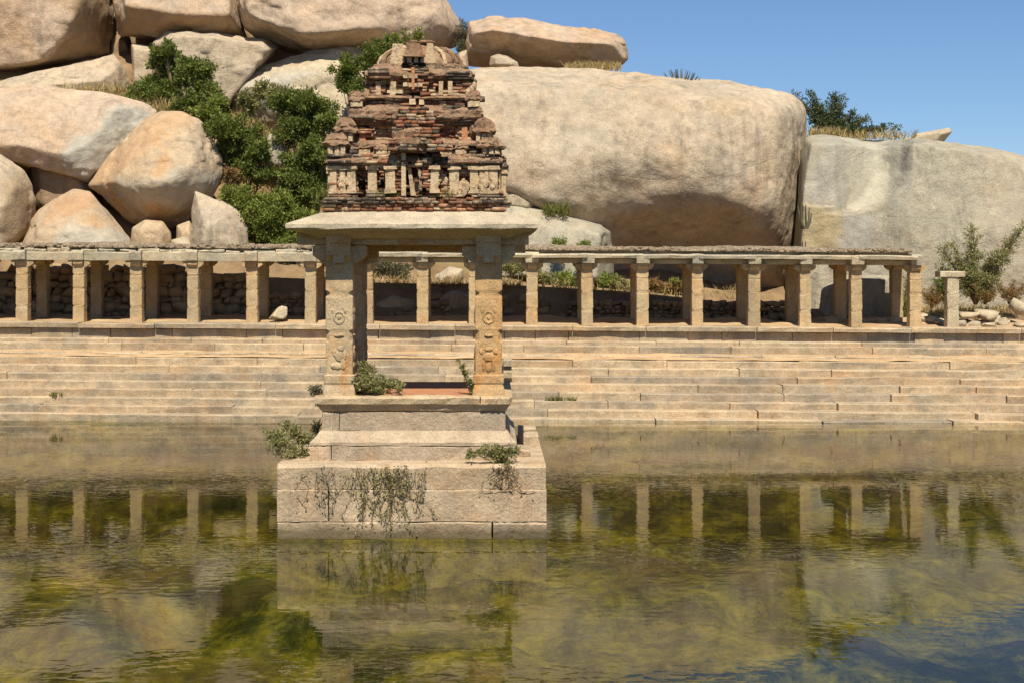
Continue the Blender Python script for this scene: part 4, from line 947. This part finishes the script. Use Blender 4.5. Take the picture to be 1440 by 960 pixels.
for j in range(7): slab('plaster_block', m_(568 + (j % 4) * 7, .85), m_(574 + (j % 4) * 7, .85), 124 - (j // 4) * 12, 119 - (j // 4) * 12, w3t, .17 + rnd(0, .05), 'plaster', tier3)
for sx, sy, py in ((1, -1, 128), (1, -1, 140), (-1, -1, 138), (1, 1, 128), (-1, 1, 128)): lumps('seated_figure', tier3, (CX + c3 + sx * (w3t + .03), CY + sy * (w3t - .04), zf(py, w3t)), (.10, .10, .17), 8, 'plaster' if sx > 0 else 'cornice', 50 + py, 3)

# dome
wdm = wpx(60); c4 = .05
def dome_prof(n, s=1.0):
    pr = []
    for i in range(n + 1):
        t = i / n; py = 92 - 36 * t; h = 60 * (1 - max(0, (t - .12) / .88) ** 2.2 * .74) * (1 + .02 * math.sin(t * 9)); pr.append((py, h * s))
    return pr
def dome_loft(prof, mat, name, parent, n=40, amp=.03, seed=3, ex=3.0):
    rings = []
    for py, h in prof:
        w = wpx(h); z = zf(py, wdm); r = []
        for i in range(n):
            a = 2 * math.pi * i / n; c, s = math.cos(a), math.sin(a); k = (abs(c) ** ex + abs(s) ** ex) ** (-1 / ex); r.append((CX + c4 + c * k * w, CY + s * k * w, z))
        rings.append(r)
    A = np.array(rings); q = A.reshape(-1, 3); d = q[:, :2] - np.array([CX + c4, CY]); q[:, :2] += d * (amp * 1.4 * fbm(q, 3.5, 4, seed, .6))[:, None]; q[:, 2] += amp * .4 * fbm(q, 5, 3, seed + 4)
    return ob(name, *loft([[tuple(p) for p in r] for r in q.reshape(A.shape)]), M[mat], parent)
dome = dome_loft(dome_prof(14) + [(54.5, 14)], 'cornice', 'dome', pav, 44, .045)
cornice(dome, [(95, 56), (94, 64), (91.5, 64), (90, 58)], c4, 9, .02, 'rim')
for i in range(28):                                        # plaster ribs and petals
    a = 2 * math.pi * (i + .5) / 28; c, s = math.cos(a), math.sin(a); k = (abs(c) ** 4 + abs(s) ** 4) ** -.25
    if i % 28 in (21, 20, 22) : continue
    pts = []; rr = []
    for t in (.06, .22, .42, .62, .80):
        py = 92 - 36 * t; h = 60 * (1 - max(0, (t - .12) / .88) ** 2.2 * .74); w = wpx(h) * k; pts.append((CX + c4 + c * (w + .005), CY + s * (w + .005), zf(py, wdm))); rr.append(rnd(.022, .045))
    V, Fc = tube(pts, rr, 6); ob('rib', jitter(V, .008), Fc, M['plaster' if i % 5 in (1, 3) else 'cornice'], dome)
slab('plaster_panel', m_(549, .7), m_(571, .7), 90, 62, wdm, .012, 'plaster', dome, taper=.05, cxp=0); slab('plaster_panel', m_(597, .7), m_(613, .7), 90, 61, wdm, .02, 'plaster', dome, taper=.045)
gab = slab('gable', m_(570, .7), m_(596, .7), 80, 63, wdm, .16, 'cornice', dome, taper=.04, jit=.02)
slab('gable_eave', m_(568, .7), m_(598, .7), 82, 79, wdm, .2, 'cornice', dome, jit=.015)
for px in (573, 583, 592): slab('gable_pillar', m_(px, .7), m_(px + 6, .7), 90, 82, wdm, .12, 'plaster', dome)
slab('gable_base', m_(566, .7), m_(600, .7), 95, 90, wdm, .17, 'brick', dome, jit=.015)
lumps('finial_stub', dome, (CX + c4 + .02, CY - .1, zf(57, wdm)), (.26, .3, .07), 12, 'cornice', 5, 3)

# ================================================================== PLANTS
random.seed(5)
def gz(x, y): return float(terrain_h(np.array([x]), np.array([y]))[0])
def hit(px, py, y0=51.5, y1=90):
    """where the line of sight through a photo pixel meets the hillside"""
    Y = np.arange(y0, y1, .1); X = (px - XV) / F * Y; Z = EYE - (py - YH) / F * Y; k = np.where(Z < terrain_h(X, Y))[0]
    return float(Y[k[0]]) if len(k) else y1
def leaves(centres, radii, n, size, r, aspect=.42, up=.5, flat=.8, clumps=11):
    """n diamond leaves gathered in small clumps through the volume of each blob"""
    centres = np.array(centres); radii = np.array(radii); w = radii ** 2; k = r.choice(len(centres), n, p=w / w.sum())
    nc = clumps; d = r.standard_normal((len(centres), nc, 3)); d /= np.linalg.norm(d, axis=2)[..., None]
    cc = centres[:, None] + d * radii[:, None, None] * r.uniform(.2, 1.28, (len(centres), nc, 1)) * np.array([1, 1, flat])
    j = r.integers(0, nc, n); base = cc[k, j] + r.standard_normal((n, 3)) * (radii[k] * .21)[:, None] * np.array([1, 1, .8])
    dirv = r.standard_normal((n, 3)) + np.array([0, 0, up]) + (base - centres[k]) / radii[k][:, None] * .7; dirv /= np.linalg.norm(dirv, axis=1)[:, None]
    side = np.cross(dirv, r.standard_normal((n, 3))); side /= np.linalg.norm(side, axis=1)[:, None]
    L = (size * r.uniform(.6, 1.35, n))[:, None]; nrm = np.cross(dirv, side)
    V = np.stack([base, base + dirv * L * .5 + side * L * aspect * .5 + nrm * L * .06, base + dirv * L, base + dirv * L * .5 - side * L * aspect * .5 + nrm * L * .06], 1)
    return V.reshape(-1, 3), np.arange(n * 4).reshape(-1, 4)
def plant(name, label, cat, base, blobs, n, size, mat, stem_r=.03, group=None, bark='stem', seed=1, aspect=.42, up=.5, clumps=11, stems=True, crown='foliage'):
    """base: world point; blobs: list of (x, y, z, r) world"""
    r = np.random.default_rng(seed); t = thing(name, label, cat, base, group)
    C_ = [b[:3] for b in blobs]; Rr = [b[3] for b in blobs]
    if size > .1: n, size, clumps = int(n * 2.6), size * .60, int(clumps * 1.9)
    V, Fc = leaves(C_, Rr, n, size, r, aspect, up, clumps=clumps); ob(crown, V, Fc, M[mat], t)
    if stems:
        parts = []
        for b in blobs:
            p0 = np.array(base) + np.array([r.uniform(-.04, .04), r.uniform(-.04, .04), -.08]); p3 = np.array(b[:3]) + np.array([0, 0, b[3] * .3]); mid = p0 * .5 + p3 * .5 + r.uniform(-.12, .12, 3) * b[3]; mid2 = p0 * .2 + p3 * .8 + r.uniform(-.15, .15, 3) * b[3]
            parts.append(tube([p0, p0 * .65 + mid * .35, mid, mid2, p3], [stem_r, stem_r * .85, stem_r * .7, stem_r * .45, stem_r * .15], 5))
            for q in range(5):
                e = np.array(b[:3]) + r.uniform(-1, 1, 3) * b[3] * .85; parts.append(tube([mid2 * .5 + mid * .5, (mid2 + e) / 2 + r.uniform(-.05, .05, 3), e], [stem_r * .4, stem_r * .28, stem_r * .08], 4))
        ob('stem', *join(parts), M[bark], t)
    return t
def pblobs(bl, Y, dep=.5, seed=0):
    r = np.random.default_rng(seed); out = []
    for px, py, rp in bl:
        y = Y + r.uniform(-dep, dep); c = P(px, py, y); out.append((*c, rp / F * y))
    return out
def hill_shrub(name, label, cat, basepx, bl, n, size, mat, Y=None, **kw):
    if Y is None: Y = hit(*basepx)
    c = P(*basepx, Y); c[2] = min(c[2], gz(c[0], Y) + .02) if Y > 51.3 else c[2]
    return plant(name, label, cat, tuple(c), pblobs(bl, Y - .3, kw.pop('dep', .5), kw.get('seed', 0)), n, size, mat, **kw)
hill_shrub('small_tree', 'small open tree with pale forked stems on the boulder slope', 'tree', (262, 168), [(232, 72, 17), (240, 95, 18), (262, 98, 20), (285, 100, 17), (292, 128, 18), (305, 142, 12), (215, 122, 20), (200, 135, 18), (238, 130, 20), (262, 145, 18), (225, 88, 12)], 7500, .26, 'leaf', Y=61.2, stem_r=.09, bark='bark', seed=1, dep=.8)
hill_shrub('shrub', 'bright low shrub in front of the small open tree', 'shrub', (300, 185), [(290, 160, 16), (302, 148, 14), (285, 175, 13), (312, 170, 14)], 2600, .22, 'leaf_bright', Y=60.0, seed=2)
hill_shrub('shrub', 'dark dense shrub hugging the egg-shaped boulder', 'shrub', (340, 250), [(305, 182, 20), (330, 185, 22), (345, 205, 25), (335, 228, 22), (362, 215, 18), (318, 205, 18), (350, 240, 18), (372, 245, 14)], 9500, .22, 'leaf', Y=57.6, stem_r=.06, seed=3)
hill_shrub('shrub', 'tall leafy shrub between the pale whaleback and the brick tower', 'shrub', (430, 225), [(400, 145, 20), (425, 145, 22), (450, 150, 20), (462, 168, 14), (430, 172, 24), (410, 190, 18), (445, 195, 20)], 8000, .22, 'leaf', Y=59.6, stem_r=.07, seed=4)
hill_shrub('shrub', 'dark green shrub growing against the tower left flank', 'shrub', (440, 310), [(425, 235, 22), (450, 240, 18), (430, 265, 24), (452, 275, 18), (410, 255, 16), (438, 212, 16), (420, 285, 16), (455, 222, 14), (400, 270, 12)], 9000, .22, 'leaf', Y=57.6, stem_r=.07, seed=5)
hill_shrub('shrub', 'wide bright green shrub spreading above the colonnade roof', 'shrub', (385, 352), [(335, 280, 18), (360, 290, 24), (390, 290, 22), (375, 315, 26), (405, 320, 26), (345, 315, 18), (425, 310, 18), (400, 340, 20), (365, 340, 18), (430, 335, 14)], 12000, .20, 'leaf_bright', Y=54.2, stem_r=.06, seed=6)
hill_shrub('shrub', 'rust-coloured dead shrub between boulder and green shrub', 'shrub', (327, 262), [(326, 245, 10), (322, 258, 8), (333, 252, 8)], 500, .20, 'leaf_dry', Y=56.8, seed=7)
hill_shrub('shrub', 'yellow-green bush on the slope over dry grass', 'shrub', (375, 165), [(345, 140, 13), (370, 132, 16), (395, 135, 14), (355, 150, 10)], 2600, .2, 'leaf_olive', Y=61.5, seed=8)
hill_shrub('shrub', 'sunlit shrub behind the tower crown casting shade on the whaleback', 'shrub', (505, 160), [(490, 100, 18), (505, 120, 17), (520, 85, 18), (535, 70, 16), (488, 120, 12), (550, 62, 12), (515, 135, 14)], 6500, .22, 'leaf', Y=61.3, stem_r=.06, seed=9)
hill_shrub('shrub', 'bright ferny plant beside the tower eave above the roof rubble', 'shrub', (425, 352), [(415, 340, 12), (432, 330, 10), (440, 345, 9), (395, 348, 10)], 1700, .18, 'leaf_bright', Y=52.6, seed=10)
def spray(name, label, base, tips, n, size, mat, seed, Y, stem_r=.03, sr=9):
    """feathery plant: leaves gathered along arching branches"""
    bl = []
    for tx, ty in tips:
        for q in np.linspace(.25, 1, 6): bl.append((base[0] + (tx - base[0]) * q, base[1] + (ty - base[1]) * q ** .9, sr * (1.15 - .65 * q)))
    return plant(name, label, 'shrub', tuple(P(*base, Y)), pblobs(bl, Y, .3, seed), n, size, mat, stem_r=stem_r * .5, seed=seed, aspect=.3, clumps=6)
spray('shrub', 'wispy dark bush against the sky behind the quarried boulder', (1165, 192), [(1118, 135), (1140, 132), (1172, 134), (1186, 140), (1200, 160), (1218, 168), (1240, 182), (1258, 180), (1150, 150)], 4200, .22, 'leaf_blue', 11, 61.5, .06, 12)
spray('shrub', 'feathery green bush with long slanting sprays beside the lone post', (1372, 425), [(1325, 350), (1340, 345), (1362, 332), (1368, 322), (1395, 360), (1415, 345), (1432, 325), (1440, 318), (1350, 370), (1400, 385)], 6500, .15, 'leaf_olive', 12, 50.9, .05, 14)
spray('shrub', 'darker leafy growth low behind the lone post', (1330, 428), [(1315, 395), (1330, 380), (1345, 400), (1322, 372)], 1500, .14, 'leaf', 13, 50.8, .03, 9)
for i, (px, py, tips, lab) in enumerate(((1385, 425, [(1372, 402), (1392, 398), (1400, 410)], 'dry russet scrub below the feathery bush'), (1420, 425, [(1405, 400), (1425, 396), (1440, 402)], 'dry russet scrub beside the grey angular block'), (1310, 430, [(1300, 412), (1312, 405), (1322, 415)], 'dry brown scrub between the colonnade end and the lone post'))):
    spray('dry_scrub', lab, (px, py), tips, 900, .12, 'leaf_dry', 20 + i, 50.7, .02, 9)
spray('shrub', 'green weed inside the broken end of the colonnade', (1272, 450), [(1268, 412), (1275, 395), (1280, 420)], 900, .13, 'leaf_bright', 24, 50.6, .02, 7)
# low plants on the earth bank seen between the columns
lowp = [(720, 408, 14, 'leaf_olive', 'olive weed clump on the bank right beside the pavilion column'), (765, 404, 16, 'leaf_olive', 'olive weeds on the bank behind the first open bay'), (800, 396, 18, 'leaf_bright', 'bright green weeds behind the second open bay'), (845, 400, 15, 'leaf_bright', 'yellowish green plant on the shaded bank beside dry scrub'), (868, 405, 13, 'leaf_olive', 'olive plant with drooping leaves on the bank'), (925, 402, 14, 'leaf_dry', 'rusty dry plant on the bank between columns'), (955, 396, 14, 'leaf_bright', 'small green bush beside the rusty dry plant'), (940, 412, 10, 'leaf_dry', 'low withered weeds at the foot of the small green bush'), (560, 398, 16, 'leaf_grey', 'greyish weeds seen through the pavilion left of the middle column'), (535, 395, 14, 'leaf_grey', 'dim grey weeds seen through the pavilion by the left column'), (405, 398, 16, 'leaf', 'dark weed hanging over the wall end behind the fallen block')]
for i, (px, py, rp, m, lab) in enumerate(lowp):
    Y = 53.0; b = P(px, py + rp * .7, Y); b[2] = gz(b[0], Y)
    plant('weed', lab, 'weed', tuple(b), [(*(np.array(b) + np.array([rnd(-.25, .25), rnd(-.2, .2), rp / F * Y * rnd(.5, 1.1)])), rp / F * Y * .75) for k in range(3)], 700, .17, m, seed=40 + i, stem_r=.015)
for i, (px, py, rp, lab) in enumerate(((785, 342, 10, 'green weed sprouting above the colonnade roof beside the grey slab'), (822, 346, 8, 'small green sprig above the colonnade roof under the big boulder'))):
    Y = 53.6; plant('weed', lab, 'weed', tuple(P(px, py + 20, Y)), pblobs([(px - 3, py, rp * .7), (px + 4, py - 2, rp * .7), (px, py + 8, rp)], Y, .2, i), 500, .13, 'leaf_bright', seed=60 + i, stem_r=.012)
def stalks(name, label, base, tips, Y, mat, rad, cat='plant', n=1):
    t = thing(name, label, cat, tuple(P(*base, Y))); r = np.random.default_rng(int(base[0]))
    for tx, ty in tips:
        p0 = P(base[0] + r.uniform(-4, 4), base[1], Y + r.uniform(-.2, .2)); p1 = P(tx, ty, Y + r.uniform(-.4, .4)); m = (p0 + p1) / 2 + np.array([(p1[0] - p0[0]) * .25, 0, -.04]); ob('stalk', *tube([p0, m, p1], [rad, rad * .9, rad * .5], 5), M[mat], t)
    return t
stalks('succulent', 'spiky grey-green succulent on top of the enormous tan boulder', (958, 121), [(926 + 3.4 * i + rnd(-2, 2), 112 - 14 * math.sin((i + 1) / 19 * 3.14) + rnd(-3, 3)) for i in range(18) for q in (0, 1)], 60.0, 'leaf_grey', .022)
stalks('succulent', 'pale branching succulent in the cleft beside the quarried boulder', (1131, 322), [(1122, 290), (1127, 284), (1133, 288), (1138, 292), (1125, 300), (1141, 300)], 55.0, 'leaf_grey', .04)
spray('shrub', 'grey twiggy bush in the cleft between two skyline boulders', (651, 84), [(645, 38), (650, 30), (656, 36), (642, 55), (658, 55)], 1800, .17, 'leaf_grey', 31, 66.6, .04, 7)

# grasses: uncountable blades, one mesh each
def grass(name, label, pts, h, mat, seed, w=.014, lean=.35, per=1):
    r = np.random.default_rng(seed); pts = np.repeat(np.array(pts), per, 0); n = len(pts); pts = pts + r.normal(0, .03, pts.shape) * np.array([1, 1, 0])
    L = (h * r.uniform(.5, 1.25, n))[:, None]; a = r.uniform(0, 6.28, n); s = np.stack([np.cos(a), np.sin(a), 0 * a], 1) * w; d = np.stack([r.normal(0, lean, n), r.normal(0, lean, n), np.ones(n)], 1); d2 = d + np.stack([r.normal(0, lean * 1.3, n), r.normal(0, lean * 1.3, n), -.25 * np.ones(n)], 1)
    V = np.stack([pts - s, pts + s, pts + d * L * .55 + s * .7, pts + d * L * .55 + d2 * L * .45, pts + d * L * .55 - s * .7], 1).reshape(-1, 3)
    i = np.arange(n)[:, None] * 5; Fc = np.concatenate([i + np.array([[0, 1, 2, 4]]), i + np.array([[4, 2, 3, 3]])])
    V_, F_ = V, [tuple(q) for q in (i + np.array([[0, 1, 2, 4]])).tolist()] + [tuple(q) for q in (i + np.array([[4, 2, 3]])).tolist()]
    m = bpy.data.meshes.new(name); m.from_pydata(V_.tolist(), [], F_); m.materials.append(M[mat]); o = bpy.data.objects.new(name, m); link(o); o['kind'] = 'stuff'; o['label'] = label; o['category'] = 'grass'; return o
def area(px0, px1, py0, py1, n, Y=None, seed=0):
    r = np.random.default_rng(seed); out = []
    for i in range(n):
        px, py = r.uniform(px0, px1), r.uniform(py0, py1); y = Y + r.uniform(-.4, .4) if Y else hit(px, py)
        c = P(px, py, y)
        if not Y: c[2] = gz(c[0], y)
        out.append(c)
    return out
grass('dry_grass', 'straw-coloured dry grass on the slope among green shrubs', area(325, 470, 140, 300, 1500, None, 1), .55, 'grass_dry', 1, .02, per=4)
grass('dry_grass', 'dry grass fringe under the perched skyline boulder', area(796, 872, 96, 101, 260, 63.4, 2), .36, 'grass_dry', 2, .016, per=3)
grass('dry_grass', 'dry grass along the top of the quarried boulder', area(1136, 1182, 190, 197, 160, 60.2, 3) + area(1182, 1290, 192, 199, 110, 60.4, 33), .42, 'grass_dry', 3, .018, per=3)
grass('dry_grass', 'tall dry grass at the foot of the small open tree', area(182, 280, 150, 168, 260, 60.4, 4), .6, 'grass_dry', 4, .018, per=3)
grass('dry_grass', 'pale dry grass on the flat slab below the pink boulder', area(90, 178, 128, 142, 200, 63.4, 5), .5, 'grass_dry', 5, .016, per=3)
grass('dry_grass', 'tuft of dry grass on the low grey slab', area(764, 800, 296, 306, 120, 55.2, 6), .42, 'grass_green', 6, .014, per=3)
grass('dry_grass', 'dry weeds scattered over the shaded earth bank', area(440, 1060, 395, 425, 500, None, 7), .35, 'grass_dry', 7, .012, per=3)
grass('dry_grass', 'straw and weeds on the stony ground near the post', area(1296, 1445, 425, 448, 420, None, 8), .25, 'grass_dry', 8, .012, per=3)
grass('green_grass', 'little green tufts rooted in the joints of the bank steps', [np.array([PX(px, Y) + rnd(-.2, .2), Y, z + tz(PX(px, Y))]) for px, Y, z in [(72, 43.9, .63), (78, 43.9, .63)] * 6 + [(770 + 5 * k, 43.5, .61) for k in range(9)] * 3], .16, 'grass_green', 9, .012, per=6)

# plants on the pavilion
def pav_bush(label, base, blobs, n, size, mat, seed, stem_r=.008, up=.6):
    return plant('weed', label, 'weed', base, blobs, n, size, mat, stem_r=stem_r, seed=seed, up=up, aspect=.45, clumps=14)
pav_bush('bushy flowering weed on the pavilion floor against the left column', (CX - .60, CY - 1.1, 2.22), [(PX(px, 24.9), 24.9 + rnd(-.25, .35), PZ(py, 24.9), rp / 84) for px, py, rp in ((510, 540, 12), (525, 535, 13), (540, 542, 11), (515, 522, 10), (555, 545, 9), (500, 548, 8), (530, 548, 12), (508, 512, 6), (562, 540, 6))], 5200, .045, 'leaf_olive', 1)
pav_bush('thin leaning sprig at the foot of the right carved column', (CX + .98, CY - 1.35, 2.22), [(PX(px, 24.8), 24.8 + rnd(-.1, .1), PZ(py, 24.8), rp / 84) for px, py, rp in ((664, 545, 6), (660, 535, 5), (655, 525, 5), (650, 515, 4), (645, 508, 3), (668, 550, 6))], 750, .045, 'leaf_olive', 2)
pav_bush('rounded weed spilling off the left side of the plinth', (CX - 1.92, 25.0, 1.17), [(PX(px, 25.0), 25.0 + rnd(-.3, .3), PZ(py, 25.0), rp / 84) for px, py, rp in ((395, 620, 14), (415, 610, 14), (410, 632, 14), (432, 618, 12), (385, 608, 10), (425, 638, 10), (440, 605, 9), (400, 600, 8))], 4200, .05, 'leaf_olive', 3)
pav_bush('small weed beside the base of the left carved column', (CX - 1.62, 24.9, 2.1), [(PX(px, 24.8), 24.8 + rnd(-.08, .08), PZ(py, 24.8), rp / 84) for px, py, rp in ((443, 545, 7), (448, 550, 7), (440, 552, 5))], 420, .045, 'leaf_grey', 4)
pav_bush('trailing weed drooping over the plinth edge with dried roots', (CX + 1.45, CY - 2.0, 1.17), [(PX(px, 24.1), 24.12 + rnd(-.1, .1), PZ(py, 24.1), rp / 86) for px, py, rp in ((665, 638, 8), (680, 634, 9), (695, 640, 10), (710, 638, 10), (722, 636, 8), (705, 650, 9), (700, 632, 7), (712, 655, 8))], 2600, .045, 'leaf_olive', 5)
def creeper(label, px0, px1, py0, py1, n, mat, seed, leafn):
    r = np.random.default_rng(seed); t = thing('creeper', label, 'creeper', (PX((px0 + px1) / 2, yfb), yfb - .01, PZ(py1, yfb))); parts = []; LV = []
    for i in range(n):
        x = r.normal((px0 + px1) / 2, (px1 - px0) * .24); y = py0 + r.uniform(0, 14); pts = []
        Lm = r.integers(5, 13)
        for k in range(Lm):
            pts.append((PX(x, yfb), yfb - .012 - .02 * r.random(), PZ(min(y, py1), yfb))); x += r.normal(0, 4.5); y += r.uniform(3, (py1 - py0) / 8)
            for q in range(leafn):
                if r.random() < .62: LV.append(np.array(pts[-1]) + r.normal(0, .035, 3) * np.array([1, .5, 1]) + np.array([0, -.02, 0]))
        parts.append(tube(pts, [.004] * len(pts), 4))
    ob('stem', *join(parts), M['stem'], t); LV = np.array(LV)
    LV[:, 1] = np.minimum(LV[:, 1], yfb - .008)
    m = len(LV); dr = r.standard_normal((m, 3)) * np.array([1, .5, 1]) + np.array([0, -.5, 0]); dr /= np.linalg.norm(dr, axis=1)[:, None]; sd_ = np.cross(dr, r.standard_normal((m, 3))); sd_ /= np.linalg.norm(sd_, axis=1)[:, None]; L = r.uniform(.02, .05, m)[:, None]
    V = np.stack([LV, LV + dr * L * .5 + sd_ * L * .35, LV + dr * L, LV + dr * L * .5 - sd_ * L * .35], 1).reshape(-1, 3); ob('foliage', V, np.arange(m * 4).reshape(-1, 4), M[mat], t)
creeper('sparse creeper hanging down the front of the plinth to the water', 485, 600, 655, 752, 46, 'leaf_olive', 3, 4)
creeper('withered roots trailing down the plinth under the drooping weed', 690, 722, 650, 690, 20, 'leaf_dry', 4, 1)
creeper('few dry tendrils on the left stones of the plinth', 415, 480, 655, 725, 9, 'leaf_grey', 6, 2)
tw = [((560 + rnd(0, 36), 56 + rnd(-3, 3))) for i in range(9)]
for i, (px, h, lab) in enumerate(((568, 15, 'green weed sprouting from the tower dome beside its gable'), (584, 12, 'short weed in the middle of the tower dome top'), (591, 16, 'taller green weed right of the middle on the tower dome'), (556, 8, 'tiny weed at the left shoulder of the tower dome'))):
    Y = 25.9; pav_bush(lab, (PX(px, Y), Y, PZ(60, Y)), [(PX(px + rnd(-3, 3), Y), Y, PZ(57 - h * f, Y), .05 + .03 * (1 - f)) for f in (.1, .5, .9)], 150, .05, 'leaf_bright', 70 + i, .006)
grass('dry_grass', 'dry grass on the ledges of the brick tower', [np.array([PX(px, 24.7) + rnd(-.1, .1), 24.72 + rnd(-.03, .08), zf(277, 1.5)]) for px in [452, 456, 460, 536, 541, 546, 552, 640, 630] for k in range(7)] + [np.array([PX(px, 25.2) + rnd(-.06, .06), 25.1 + rnd(-.05, .05), zf(168, 1.0)]) for px in (606, 609) for k in range(6)], .16, 'grass_green', 12, .006, per=4)
